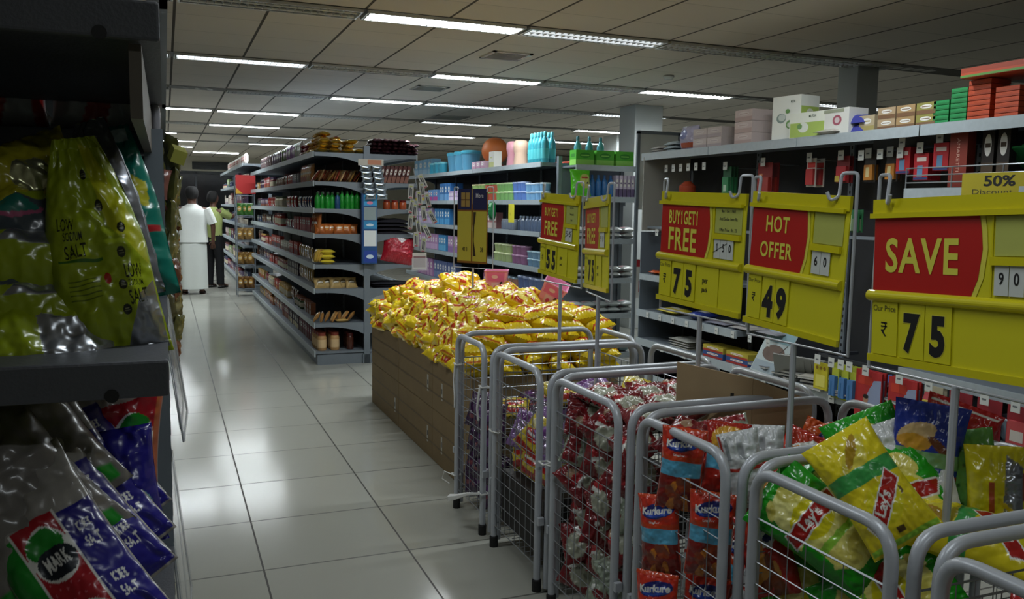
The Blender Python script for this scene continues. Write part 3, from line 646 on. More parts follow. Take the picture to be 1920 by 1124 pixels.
for i in range(3): place(carton('#caa8bc', '#b88aa4', .14, .1, .1), 'soap_box', (3.68, 9.98+.16*i, ZT[5]+.002), (0, 0, -PI/2), 'low pink box in the row below the orange ball '+wtt, 'box', 'low pink boxes on the toiletries unit')
for i in range(3): place(tub('#5f9fc0', '#4fb0cc', .13, .27, .8), 'storage_tub', (3.75, 10.75+.3*i, ZT[5]+.002), (0, 0, 0), '%s tall flower-print light blue storage tub %s' % (['nearest', 'middle', 'farthest'][i], wtt), 'tub')
for i in range(5): place(tub('#3fa8c4', '#7fd0dc', .06, .16, .9), 'beaker', (3.66+.02*(i % 2), 11.65+.125*i, ZT[5]+.002), (0, 0, 0), 'small turquoise beaker left of the big blue tubs '+wtt, 'beaker', 'turquoise beakers')
for i in range(4): place(carton('#7fb4d4', '#a8cce0', .22, .14, .24), 'blue_box', (3.74, 12.38+.24*i, ZT[5]+.002), (0, 0, -PI/2), 'large pale blue box at the far end '+wtt, 'box', 'pale blue boxes on the toiletries unit')
for i in range(6): place(slabpack('#b84a3a', '#d89a8a', .16, .1, .05, seed=16), 'sponge_pack', (4.12+.0*i, 8.2+.14*i, ZT[5]+.002), (0, 0, .2), 'flat red-orange pack lying behind the teal bottles', 'pack', 'flat red packs on the toiletries unit')
t = thing('price_card', 'small yellow price card hanging from the fifth shelf of the toiletries unit', 'price card', (3.53, 8.75, 1.56))
mb = MB().box(-.08, .08, -.004, 0, -.2, 0, paint('#d8d030')); flat_print(mb, [(M_BLACK, 'text', '5', -.3, -.1, .3, 0, .02, .8)], lambda x, y, k: (x*.08, -.005, -.1+y*.1)); o = mb.build('card', t); o.rotation_euler = (0, 0, -PI/2)
me = bag_mesh('pouch', .14, .22, .08, film('#1f6a3c'), [(film('#7fc08a'), 'rect', -.5, .4, .6, .8)], seed=17); place(me, 'hanging_pouch', (3.53, 9.35, 1.48), (0, 0, -PI/2), 'dark green pouch clipped to the toiletries shelf beside the yellow price card', 'pouch')

# end shelves of the toiletries unit, facing the camera
t = thing('end_shelving', 'grey end shelves across the near end of the toiletries unit', 'shelving', (4.1, 7.98, 0))
for x in (-.36, .36):
    MB().box(x-.02, x+.02, -.02, .03, 0, 2.05, M_STEEL).build('upright', t)
MB().box(-.34, .34, .0, .01, .05, 1.95, M_STEEL).build('back_panel', t)
for z in (.05, .46, .82, 1.22, 1.64, 1.95):
    MB().box(-.34, .36, -.33, 0, z-.02, z, M_STEEL).box(-.34, .36, -.345, -.33, z-.05, z+.005, M_LIP).build('shelf', t)
we = 'on the end shelves facing the camera'
for i in range(3):
    o = place(carton('#4fb02a', '#8fd05a', .2, .14, .15, '#2f8a22'), 'green_carton', (3.88+.225*i, 7.76, 1.952), (0, 0, .02), 'bright green carton, %s in the row topping the end shelves' % ['leftmost', 'middle', 'rightmost'][i], 'carton')
    place(bottle('#4fa0b0', '#3a8090', .04, .3), 'teal_bottle', (3.9+.13*i, 7.9, 1.952), (0, 0, 0), 'teal bottle rising behind the green cartons', 'bottle', 'teal bottles behind the green cartons')
me = bag_mesh('refill_pouch', .24, .26, .09, film('#5fd020'), [(film('#c8cc6a'), 'ell', .3, .1, .62, .55), (film('#b83a2a'), 'rect', -.1, .3, .6, .42), (film('#3a3a3a'), 'ell', .5, -.05, .12, .08)], seed=18)
place(me, 'refill_pouch', (3.80, 7.62, 1.775), (-.12, 0, .12), 'bright green refill pouch with a yellow picture beside the blue bottles', 'pouch')
for i in range(4): place(bottle('#2f6fae', '#2a5f9a', .032, .22), 'blue_bottle', (3.98+.07*i, 7.72, 1.642), (0, 0, 0), 'slim blue bottle in the row '+we, 'bottle', 'slim blue bottles on the end shelves')
for i in range(6): place(carton('#c8bcd0', '#6a5a80', .036, .1, .22), 'slim_carton', (4.24+.045*i, 7.72, 1.642), (0, 0, 0), 'slim white and violet carton right of the blue bottles', 'carton', 'slim white cartons on the end shelves')
for (z, c, nn) in ((1.22, '#c2c6c4', 'white'), (.82, '#b8bcb8', 'pale'), (.46, '#a9b0ae', 'grey-white')):
    for i in range(5):
        for s in range(2): place(slabpack(c, '#c89aa0', .15, .18, .06, seed=19), 'tissue_pack', (3.84+.14*i, 7.76, z+.002+.06*s), (0, 0, .1*(-1)**i), '%s soft pack stacked on the %s' % (nn, {1.22: 'fourth', .82: 'third', .46: 'second'}[z]+' end shelf'), 'pack', '%s soft packs on the end shelves' % nn)
for i in range(4): place(slabpack('#a9c0bc', '#d8dcd8', .16, .2, .12, seed=20), 'tissue_pack', (3.88+.17*i, 7.76, .052), (0, 0, 0), 'bulky pale green pack on the bottom end shelf', 'pack', 'bulky packs on the bottom end shelf')
t = thing('blister_card', 'white and red blister card with a black gadget hung by the end shelves', 'card', (4.52, 7.6, .62))
mb = MB().box(-.1, .1, -.004, 0, 0, .4, paint('#cfcfca')); flat_print(mb, [(paint('#b02a30'), 'rect', -.95, .6, .95, .96), (paint('#a82a38'), 'rect', -.4, -.7, .5, -.1)], lambda x, y, k: (x*.1, -.005-.0004*k, .2+y*.2)); mb.build('card', t)
mb = MB().box(-.03, .03, -.04, -.004, .1, .26, M_BLACK).tube([(0, -.02, .25), (.05, -.02, .32), (.02, -.02, .36)], .01, M_BLACK); mb.build('gadget', t)

# ------------------------------------------------------------------ right-hand shelving
XW = 3.85
GW = gondola('long grey right-hand shelf unit with a high shelf and dark peg panel', 1.6, 6.55, XW, .5, [.10, .39, 2.0], top=2.0, uprights=.99, backm=M_BACK, rail=.055)
def attach(o, lab=None):
    for k in ('label', 'category', 'group'):
        if k in o: del o[k]
    o.location = o.location-GW.location; o.parent = GW
    if lab: o['label'] = lab
def fold(t, nm_):
    """turn an empty with pieces into a part of the right-hand unit with sub-parts"""
    ch = [c for c in bpy.data.objects if c.parent == t]; main = ch[0]
    main.location = t.location; main.rotation_euler = t.rotation_euler; main.parent = None; main.name = nm_
    for c in ch[1:]: c.parent = main
    bpy.data.objects.remove(t); attach(main)
o = MB().box(XW-.001, XW+.47, -.006, .006, 1.34, 1.97, mat('divider_panel', S('#8b8a83'), .6)).build('divider_panel'); o.location = (0, 6.5, 0); attach(o, 'pale grey divider panel')
for a_, b_ in ((5.12, 6.55), (1.6, 3.62)):
    o = MB().box(XW+.012, XW+.49, a_, b_, .623, .645, M_STEEL).build('shelf'); attach(o); q_ = MB().box(XW, XW+.012, a_, b_, .59, .651, M_LIP).build('price_rail'); q_.parent = o
    for y_ in (a_, b_): q_ = bracket_mb(.48).build('bracket'); q_.location = (XW+.012, y_, .64); attach(q_)
o = MB().box(XW+.02, XW+.49, 6.535, 6.548, .1, 1.33, mat('end_panel_grey', S('#5c656d'), .5)).build('end_panel'); attach(o)
o = MB().box(-.22, .22, -.008, .008, 1.52, 2.24, mat('notice_board', S('#c4c8c4'), .5)).box(-.24, -.21, -.014, .012, 0, 2.26, M_STEEL).box(.21, .24, -.014, .012, 0, 2.26, M_STEEL).box(-.24, .24, -.014, .012, 2.24, 2.27, M_STEEL).build('notice_board'); o.location = (4.42, 7.2, 0); tag(o, 'white panel in a grey frame between the pale column and the right-hand unit', 'board')
wR = 'on top of the right-hand unit'; zT = 2.002
def on_top(me, nm_, y, lab, cat, x=XW+.12, z=zT, rot=(0, 0, -PI/2), group=None): return place(me, nm_, (x, y, z), rot, '%s %s' % (lab, wR), cat, group)
def printed_box(name, w, d, h, base, items, side_items=(), lid=None):
    mb = MB().box(-w/2, w/2, -d/2, d/2, 0, h, paint(base)); flat_print(mb, items, lambda x, y, k: (x*w/2, -d/2-.0007-.0003*k, (y+1)*h/2))
    if side_items: flat_print(mb, side_items, lambda x, y, k: (w/2+.0007+.0003*k, x*d/2, (y+1)*h/2))
    return mb.mesh(name)
on_top(cloth_bundle('#b9b6b0', .16, .14, .06, 3), 'crumpled_wrap', 6.42, 'crumpled pale plastic wrap at the far end', 'wrap')
on_top(cloth_bundle('#a8b4b8', .18, .14, .09, 3), 'crumpled_wrap', 6.2, 'crumpled bluish plastic wrap', 'wrap')
on_top(bag_mesh('pouch', .24, .20, .12, film('#b8b4d0'), [(film('#b85a3a'), 'rect', -.6, -.8, .9, -.35), (film('#8a90c0'), 'ell', -.2, .3, .5, .4)], seed=21), 'nappy_pack', 5.98, 'violet-white plastic pack with an orange foot', 'pack', z=zT+.1)
for i in range(4): on_top(carton('#c0b4b0', '#a89a9c', .18, .18, .075, '#cfc6c2'), 'wrapped_pack', 5.72-.0*i-.19*(i//2), 'greyish wrapped pack in the low stacks', 'pack', z=zT+.076*(i % 2), group='greyish wrapped packs')
for i in range(3): on_top(carton('#cbbab6', '#b8a09a', .2, .18, .08, '#d8ccc8'), 'wrapped_pack', 5.18, ['lower', 'middle', 'upper'][i]+' pinkish wrapped pack in its stack', 'pack', z=zT+.082*i)
green, lime = paint('#6f9a5a'), paint('#a8c060')
bx = printed_box('appliance_box', .24, .18, .295, '#e9ebe3', [(paint('#8a9a94'), 'ell', -.35, .0, .34, .22), (paint('#c9d2cc'), 'ell', -.3, .03, .26, .16), (green, 'ell', .3, -.3, .3, .2), (paint('#d3dccc'), 'ell', .3, -.32, .2, .12), (green, 'ell', .1, .3, .16, .1), (paint('#3a4a3a'), 'text', 'MILTON', .45, .72, .11, 0, .02, .55)], [(lime, 'rect', -.96, -.1, .96, .5), (paint('#d8dcc8'), 'ell', 0, .2, .4, .2)])
on_top(bx, 'appliance_box', 4.76, 'tallest box, white with printed green bowls,', 'box', x=XW+.14, rot=(0, 0, -PI/2+.16))
bx = printed_box('appliance_box', .30, .16, .16, '#e4e7da', [(lime, 'rect', -.95, -.95, .95, .2), (paint('#dfe4d8'), 'ell', -.2, -.2, .3, .4), (green, 'ell', -.4, -.1, .14, .22), (paint('#3a4a3a'), 'text', 'MILTON', .3, .66, .2, 0, .02, .4)])
on_top(bx, 'appliance_box', 4.50, 'low white and lime green box', 'box', x=XW+.09, rot=(0, 0, -PI/2+.1))
bx = printed_box('appliance_box', .22, .15, .16, '#deded8', [(paint('#a85a6a'), 'ell', .1, .1, .35, .4), (paint('#d6c6c8'), 'ell', .1, .1, .2, .22), (paint('#9aa08a'), 'rect', -.95, .7, .6, .95)])
on_top(bx, 'appliance_box', 4.25, 'low white box printed with a pink oval', 'box', x=XW+.10)
on_top(slabpack('#b9b4ac', '#8a8a88', .2, .16, .04, seed=24), 'leaflet_pack', 4.30, 'thin pale packet lying before the pink-oval box', 'pack', x=XW+.06)
on_top(cloth_bundle('#3a3f92', .2, .16, .12, 2), 'blue_pack', 4.14, 'crumpled dark blue pack', 'pack')
on_top(carton('#b8a888', '#a89a60', .12, .12, .1), 'small_box', 4.03, 'small beige box right of the blue pack', 'box')
for i, (c, l) in enumerate((('#b09878', 'cream and brown'), ('#a88a60', 'tan'), ('#8f8a48', 'olive'))):
    for s in range(2): on_top(carton(c, '#7a5a40', .13, .12, .065), 'tea_box', 3.88-.14*i, '%s %s tea-sized box' % (['lower', 'upper'][s], l), 'box', z=zT+.066*s)
for i in range(5): on_top(carton('#1f8a4a', '#177038', .1, .12, .024, '#2a9a58'), 'green_packet', 3.50, 'green packet in the shorter green stack', 'packet', z=zT+.0265*i, group='short green stack')
for i in range(7): on_top(carton('#1f8a4a', '#177038', .1, .12, .024, '#2a9a58'), 'green_packet', 3.39, 'green packet in the taller green stack', 'packet', z=zT+.0265*i, group='tall green stack')
for j in range(2):
    for i in range(8-2*j): on_top(carton('#b8451f', '#9c3a1b', .13, .14, .024, '#c05028'), 'orange_packet', 3.26-.16*j, 'orange packet in the %s orange stack' % ['left', 'right'][j], 'packet', z=zT+.0265*i, group='%s orange stack' % ['left', 'right'][j])
mb = MB().box(-.22, .22, -.14, .14, 0, .025, paint('#b8451f')).box(-.22, .22, -.14, -.13, .025, .05, paint('#9c3a1c')).box(-.22, .22, -.142, -.14, .002, .014, paint('#5a8a3a'))
on_top(mb.mesh('tray'), 'orange_tray', 3.1, 'flat orange tray lying across the orange stacks', 'tray', z=zT+.215)
for j in range(3): on_top(carton('#8a8a80', '#4a5a4a', .14, .12, .16), 'grey_carton', 2.85-.16*j, 'grey-green carton right of the orange stacks', 'carton', group='grey-green cartons')
def tagcard(x, y, z, lab, w=.045, h=.06, grp=None):
    o = place(pm(('tag', w, h), lambda: (lambda mb: (mb.box(-w/2, w/2, -.002, 0, -h, 0, paint('#c9ccc8')), flat_print(mb, [(paint('#6a6e70'), 'rect', -.6, -.2, .4, .1)], lambda x, y, k: (x*w/2, -.0026, -h/2+y*h/2)), mb.mesh('ticket'))[2])(MB())), 'price_ticket', (x, y, z), (0, 0, -PI/2), lab, 'price ticket', grp)
    return o
def peg(y, z, n, me, nm_, lab, cat, L=.26, dz=-.01, gap=.03, group=None, ticket=True, x0=None, tilt=0.):
    """a peg hook out of the back panel with n cards hung on it and a ticket at its tip"""
    xb = XW+.487; xt = (x0 if x0 is not None else XW+.16)
    t = thing('peg_hook', 'wire hook carrying '+lab, 'hook', (xt, y, z), 0, 'peg hooks carrying '+lab)
    MB().tube([(xb-xt, 0, 0), (0.008, 0, 0), (0, 0, .012)], .003, M_WIRE, 6).build('rod', t)
    if ticket:
        o = place(pm(('tag', .05, .06), lambda: (lambda mb: (mb.box(-.025, .025, -.002, 0, -.06, 0, paint('#c9ccc8')), flat_print(mb, [(paint('#6a6e70'), 'rect', -.6, -.2, .4, .1)], lambda x, y, k: (x*.025, -.0026, -.03+y*.03)), mb.mesh('ticket'))[2])(MB())), 'ticket', (-.004, 0, .045), (0, 0, -PI/2), parent=t)
    for i in range(n):
        place(me, nm_, (xt+.02+gap*i, y, z+dz), (tilt, 0, -PI/2), lab, cat, group or lab)
def blister(base, items, w=.09, h=.15, d=.02, top=True):
    def f():
        mb = MB().box(-w/2, w/2, -.002, .002, -h, .02, paint(base)); mb.box(-w*.38, w*.38, -d, -.002, -h*.92, -h*.3, paint(items[0]))
        flat_print(mb, items[1], lambda x, y, k: (x*w/2, -d-.0006-.0003*k if y < .3 else -.003-.0003*k, -h/2+y*h/2)); return mb.mesh('blister')
    return f()
wp = 'on the dark peg panel'
m1 = blister('#b9b4ac', ('#a82a28', [(paint('#c8322a'), 'rect', -.8, .5, .8, .9)]), .09, .17)
peg(4.62, 1.87, 2, m1, 'blister_pack', 'white blister pack with a red top '+wp, 'blister pack', gap=.07)
m2 = blister('#7a1f22', ('#a82a30', [(paint('#b8a040'), 'rect', -.9, -.9, -.2, -.4)]), .11, .15); peg(4.33, 1.87, 2, m2, 'blister_pack', 'dark red round-shouldered blister pack '+wp, 'blister pack')
m3 = blister('#2a2622', ('#b8782a', [(paint('#d8c890'), 'rect', -.4, -.6, .2, .2)]), .09, .15)
for y in (4.10, 3.93): peg(y, 1.87, 2, m3, 'blister_pack', '%s black and amber blister pack %s' % ('left' if y > 4 else 'right', wp), 'blister pack')
m4 = printed_box('card', .10, .03, .15, '#b01f28', [(paint('#5f86a8'), 'rect', -.5, -.75, .25, .1), (paint('#e0d0c8'), 'rect', -.6, .4, .7, .7), (paint('#2a3a6a'), 'rect', -.95, -.97, .95, -.8)])
for i, (y, z) in enumerate(((3.79, 1.75), (3.66, 1.71), (3.53, 1.76))):
    for k in range(3): place(m4, 'red_box', (XW+.13+.035*k, y, z), (0, 0, -PI/2), '%s set of red hanging boxes with a blue window %s' % (['left', 'middle', 'right'][i], wp), 'box', 'red boxes set %s' % ['left', 'middle', 'right'][i])
    t = thing('peg_hook', 'long wire peg hook above the %s set of red boxes' % ['left', 'middle', 'right'][i], 'hook', (XW+.10, y, z+.16)); MB().tube([(.387, 0, 0), (.0, 0, 0)], .003, M_WIRE, 6).build('rod', t); tk = tagcard(0, 0, .05, None); tk.parent = t; tk.name = 'ticket'; tk.pop('label', None); del tk['category']
mb = MB().box(-.055, .055, -.03, .03, 0, .34, paint('#7a2a1c')); flat_print(mb, [(paint('#c8a090'), 'text', 'AMARETTI', 0, 0, .35, -PI/2, .0, .75)], lambda x, y, k: (x*.055, -.0307, .17+y*.1))
place(mb.mesh('tall_box'), 'tall_box', (XW+.10, 3.38, 1.665), (0, 0, -PI/2), 'tall maroon box standing at the right of the red boxes under the top shelf', 'box')
for k in range(2): place(carton('#241d1a', '#4a3a2a', .07, .05, .33), 'dark_box_or_fill', (XW+.14, 3.24-.09*k, 1.665), (0, 0, -PI/2), 'dark patterned tall box right of the maroon box', 'box', 'dark patterned tall boxes')
o = MB().box(-.32, .32, -.09, .09, 0, .07, paint('#4a505a')).build('dark_case'); o.location = (XW+.3, 3.80, 1.91); o.rotation_euler = (0, 0, PI/2); tag(o, 'flat grey-blue carton pushed up behind the red hanging boxes', 'carton')
# wire tray with slanted green folders and white files, behind the SAVE sign
t = thing('wire_tray', 'wire-fronted tray shelf behind the SAVE sign', 'tray', (XW+.25, 2.75, 1.66))
MB().box(-.25, .24, -.9, .9, -.02, 0, M_STEEL).box(-.262, -.25, -.9, .9, -.06, 0, M_LIP).build('shelf', t)
mb = MB()
for z in (.03, .07, .11): mb.tube([(-.25, -.9, z), (-.25, .9, z)], .004, M_WIRE, 6)
for k in range(7): mb.tube([(-.25, -.9+.3*k, 0), (-.25, -.9+.3*k, .11)], .004, M_WIRE, 6)
mb.build('wire_front', t); fold(t, 'tray_shelf')
for i in range(9): place(MB().box(-.16, .16, -.11, .11, 0, .012, paint('#1f7a3c' if i < 3 else '#b8bcc0' if i % 2 else '#2f3f8a')).mesh('folder'), 'folder', (XW+.22, 3.0-.1*i, 1.80+.006*(i % 2)), (-.55, 0, -PI/2), ('green' if i < 3 else 'white' if i % 2 else 'blue')+' folder slanting in the wire tray behind the SAVE sign', 'folder', ('green' if i < 3 else 'white' if i % 2 else 'blue')+' folders in the wire tray')
t = thing('discount_card', 'yellow 50% card on the wire tray above the SAVE sign', 'sign', (XW-.02, 3.06, 1.61))
mb = MB().box(-.19, .19, -.003, 0, 0, .12, paint('#a89a1c')); flat_print(mb, [(M_BLACK, 'text', '50%', .1, .25, 1.0, 0, .03, .75), (paint('#3a3a20'), 'text', 'Discount', -.25, -.72, .45, 0, .0, .9)], lambda x, y, k: (x*.1, -.0036, .065+y*.055)); o = mb.build('card', t); o.rotation_euler = (0, 0, -PI/2+.1)
# far end goods on the pegs
mg = blister('#2a5a3a', ('#2f7a4a', [(paint('#a8c0a8'), 'rect', -.4, -.7, .3, -.2)]), .1, .2)
peg(5.55, 1.85, 3, mg, 'blister_pack', 'green blister pack hanging at the far end', 'blister pack')
mr = blister('#7a1d1a', ('#8f2a20', [(paint('#c07a50'), 'rect', -.8, -.5, -.3, .6)]), .16, .28)
peg(5.1, 1.86, 2, mr, 'blister_pack', 'large dark red hanging pack behind the BUY1GET1 sign', 'blister pack', gap=.06)
mo = MB().lathe([(.03, 0), (.07, .05), (.07, .1), (.03, .14)], paint('#9a3a1c'), 14).mesh('gourd', True)
place(mo, 'orange_toy', (XW+.2, 6.12, 1.62), label='round orange-red item hanging at the far end of the peg panel', cat='toy')
for i in range(9): tagcard(XW+.10, 6.3-.11*i if i < 6 else 5.0-.3*i/2, 1.90, 'small white price ticket in the row under the left end of the top shelf', grp='upper ticket row')
for i in range(14):
    if i not in (4,): tagcard(XW+.06, 6.35-.16*i, 1.36, 'small white price ticket in the row level with the second sign', grp='middle ticket row')
o = MB().box(-.01, 0, -2.2, 2.2, 0, .02, M_STEEL).tube([(.48, -2.1, .01), (0, -2.1, .01)], .006, M_STEEL).tube([(.48, 2.1, .01), (0, 2.1, .01)], .006, M_STEEL).build('hook_bar'); o.location = (XW+.06, 4.3, 1.36); attach(o)
# dark green and red goods hung from the middle rail
for i, (y, c, c2, nn) in enumerate(((4.35, '#1d5a32', '#2f8a4a', 'dark green'), (4.15, '#245f38', '#9ab08a', 'dark green'), (3.3, '#8a1f2a', '#c86a70', 'red'), (3.16, '#8a1f2a', '#c86a70', 'red'), (5.05, '#1f4a2a', '#9ab08a', 'dark green'), (4.95, '#1f4a2a', '#6a8a6a', 'dark green'))):
    me = blister(c, (c2, [(paint(c2), 'rect', -.5, .3, .5, .8)]), .11, .12)
    for k in range(3): place(me, 'hanging_pack', (XW+.08+.03*k, y, 1.52), (0, 0, -PI/2), nn+' packs hung above the middle ticket rail, at the %s one' % ORD[i], 'pack', nn+' packs %d on the rail' % i)
for r in range(6):
    for k in range(2): place(slabpack('#a8303a', '#c87078', .11, .06, .03, seed=27), 'red_sachet', (XW+.05+.02*k, 3.28-.12*k, 1.46-.055*r), (PI/2, 0, -PI/2), 'small red sachet in the hanging strip between the HOT OFFER and SAVE signs', 'sachet', 'red sachet strips')
for i, y in enumerate((3.62, 3.5)):
    me = blister('#8a7a60', ('#a8803a', [(paint('#5a4a3a'), 'rect', -.5, -.5, .5, .1)]), .1, .13); place(me, 'tool_card', (XW+.05, y, 1.2), (0, 0, -PI/2), 'amber tool card hanging right of the HOT OFFER sign', 'card', 'amber tool cards')
me = blister('#a8aaa8', ('#3a3c40', [(paint('#55585a'), 'rect', -.5, .4, .5, .8)]), .09, .16); place(me, 'blister_pack', (XW+.03, 3.72, .95), (0, 0, -PI/2), 'grey blister card with a dark lump hanging below the HOT OFFER sign corner', 'blister pack')
t = thing('rail_shelf', 'short grey shelf high up at the far end, half hidden by the second sign', 'shelf', (XW+.25, 5.9, .965)); MB().box(-.25, .24, -.6, .6, -.02, 0, M_STEEL).box(-.262, -.25, -.6, .6, -.05, 0, M_LIP).build('board', t); fold(t, 'half_shelf')
for i in range(5): place(slabpack('#c0562a', '#8a3a2a', .14, .12, .035, seed=28), 'orange_pack', (XW+.1, 6.38-.15*i, .966), (0, 0, -PI/2), 'flat orange-red pack lying on the short high shelf', 'pack', 'flat orange packs on the high shelf')
# the two lower shelves: tickets, books, boxes
for i in range(9): tagcard(XW-.006, 6.35-.2*i, .642, 'small white ticket on the edge of the upper low shelf', w=.04, h=.05, grp='tickets upper low shelf')
for i in range(12): tagcard(XW-.006, 6.1-.33*i, .388, 'small white ticket on the edge of the lower low shelf', w=.05, h=.055, grp='tickets lower low shelf')
wl = 'on the upper low shelf'
for i, (y, c, w_, h_) in enumerate(((6.15, '#c8b83a', .3, .05), (5.75, '#2f3f8a', .2, .07), (5.45, '#8a8a98', .26, .03), (5.15, '#b0aca8', .24, .03), (4.85, '#9a9aa0', .24, .04))):
    place(slabpack(c, '#d8d4c8', w_, .2, h_, seed=30+i), 'flat_pack', (XW+.14, y, .646), (0, 0, -PI/2), '%s flat pack %s, %s from far end' % (['yellow', 'dark blue', 'violet-grey', 'pale grey', 'grey'][i], wl, ORD[i]), 'pack')
wl = 'on the lower low shelf behind the cages'
def book(c, w=.2, d=.28, h=.012): return pm(('book', c, w, d, h), lambda: MB().box(-w/2, w/2, -d/2, d/2, 0, h, paint('#b9b9b4')).box(-w/2-.002, w/2+.002, -d/2-.002, d/2, h, h+.0015, paint(c)).box(-w/2-.002, w/2+.002, -d/2-.002, d/2, -.0012, .0003, paint(c)).mesh('book'))
place(cloth_bundle('#a8a8a0', .22, .3, .08, 4), 'crumpled_pack', (XW+.16, 5.95, .391), label='crumpled clear-wrapped pack at the far end '+wl, cat='pack')
for s in range(2):
    for i in range(2): place(carton('#b8a83a' if s else '#2f4f8a', '#a8352a', .26, .16, .045), 'craft_box', (XW+.12, 5.45-.3*i, .391+.046*s), (0, 0, -PI/2), '%s and red flat box %s' % ('yellow' if s else 'blue', wl), 'box', '%s flat boxes low shelf' % ('yellow' if s else 'blue'))
rC = random.Random(3)
for i in range(18):
    c = ['#8c8c88', '#a8a8a2', '#6f7278', '#b4b0a6', '#5a6a72'][i % 5]; s = i % 3
    place(book(c), 'magazine', (XW+.13+rC.uniform(-.04, .04), 4.85-.26*(i//3)+rC.uniform(-.04, .04), .392+.0155*s*1.6+.003), (rC.uniform(-.05, .05), 0, -PI/2+rC.uniform(-.5, .5)), 'grey magazine on the lower low shelf, %s heap from the far end' % ORD[i//3], 'magazine', 'magazines heap %d' % (i//3))
for i in range(9):
    place(book('#8f908c', .2, .27, .006), 'leaning_leaflet', (XW+.02+.03*i, 4.55-.035*i, .46+.004*i), (-.9+.06*i, .1, -PI/2+.6), 'leaflet fanned out over the edge of the lower low shelf', 'leaflet', 'fanned leaflets')
mb = MB().box(-.11, .11, -.006, 0, 0, .36, paint('#a8b4b4')); flat_print(mb, [(paint('#5a4436'), 'ell', .0, -.1, .75, .35), (paint('#7fa0a8'), 'rect', -.95, .35, .95, .95), (paint('#8a98a0'), 'rect', -.95, -.95, .95, -.5), (paint('#3a2e26'), 'poly', [(.3, -.1), (.8, .5), (.45, -.05)])], lambda x, y, k: (x*.11, -.0068-.0003*k, .18+y*.18))
place(mb.mesh('picture_calendar'), 'picture_calendar', (XW-.03, 4.75, .40), (-.55, .15, -PI/2+.35), 'glossy picture calendar with a brown landscape leaning out over the low shelf', 'calendar')
for i in range(8): place(book(['#23356a', '#3a5a9a', '#c0c4c8'][i % 3], .2, .26, .012), 'exercise_book', (XW+.09+.01*i, 4.02-.012*i, .40+.0135*i), (0, -.15, -PI/2+.12*i), 'blue or white exercise book in the fanned stack near the HOT OFFER pole', 'book', 'exercise book stack')
# cards hanging on pegs between the low shelves
t = thing('low_hook_rail', 'dark hook rail under the upper low shelf on the right', 'rail', (XW+.03, 3.35, .60)); MB().box(0, .012, -.95, .95, 0, .02, M_STEELD).build('bar', t); MB().box(.012, .3, -.93, -.91, 0, .02, M_STEELD).build('arm', t); MB().box(.012, .3, .91, .93, 0, .02, M_STEELD).build('arm', t); fold(t, 'low_hook_bar')
def low_hang(y, me, nm_, lab, cat, n=2, z=.575, grp=None, dx=.03):
    for k in range(n): place(me, nm_, (XW-.02+dx*k, y, z), (0, 0, -PI/2), lab, cat, grp or lab)
    tagcard(XW-.06, y, .63, 'white ticket over the low hanging goods', w=.05, h=.06, grp='tickets over the low hanging goods')
me = MB().box(-.06, .06, -.01, 0, -.17, .0, paint('#c4b828')); flat_print(me, [(paint('#8a6a1c'), 'ell', x, .6, .2, .13) for x in (-.55, 0, .55)]+[(paint('#d8d060'), 'rect', -.7, -.8, .7, .1)], lambda x, y, k: (x*.06, -.0106-.0003*k, -.085+y*.085))
low_hang(4.2, me.mesh('yellow_card'), 'yellow_card', 'yellow card with three round holes hanging below the HOT OFFER sign', 'card', 1)
me = blister('#a8b030', ('#4a7ab0', [(paint('#c8d040'), 'rect', -.9, .3, .9, .9), (paint('#2f6a9a'), 'rect', -.3, -.8, 0, .1)]), .06, .2, .03)
for y in (4.08, 4.0, 3.93): low_hang(y, me, 'brush_card', 'yellow and blue brush card hanging beside the yellow three-hole card', 'card', 2, grp='brush cards')
me = MB().box(-.10, .10, -.012, 0, -.33, .02, paint('#b02a2c')); flat_print(me, [(paint('#8f9ab8'), 'poly', [(-.3, -.9), (.95, -.9), (.95, .8), (.4, .75), (-.1, .2)]), (paint('#c43a28'), 'rect', -.8, .55, .3, .85), (paint('#b08468'), 'ell', -.15, .02, .2, .13), (paint('#1c1715'), 'ell', -.15, .13, .21, .08), (paint('#20283f'), 'poly', [(-.5, -.45), (.3, -.45), (.1, -.12), (-.35, -.12)]), (paint('#b8b4b4'), 'rect', .3, -.85, .8, -.2), (paint('#c83a3a'), 'rect', -.3, -.85, .1, -.5)], lambda x, y, k: (x*.10, -.0126-.0003*k, -.155+y*.165)); me = me.mesh('toothbrush_card')
low_hang(3.80, me, 'toothbrush_card', 'left of two red and violet cards printed with a dark-haired person', 'card', 2, grp='left person card')
low_hang(3.55, me, 'toothbrush_card', 'right of two red and violet cards printed with a dark-haired person', 'card', 2, grp='right person card')
me = blister('#b0a890', ('#c8b84a', [(paint('#a8343c'), 'rect', -.9, .1, -.2, .8), (paint('#d8d8d0'), 'ell', 0, .5, .4, .25)]), .12, .2, .03)
low_hang(3.35, me, 'cream_blister', 'cream and yellow blister pack hanging right of the printed person cards', 'blister pack', 2)
for i in range(5):
    me = blister('#8a1f2a', ('#b8474a', [(paint('#c8c0b8'), 'rect', -.5, -.7, .5, -.1)]), .14, .18, .02)
    low_hang(3.18-.17*i, me, 'red_blister', '%s red blister pack in the dim row behind the chip bags' % ORD[i], 'blister pack', 1)
t = thing('plastic_tray', 'pale blue plastic tray of reddish packets at the right edge', 'tray', (XW+.12, 2.75, .392)); mb = MB()
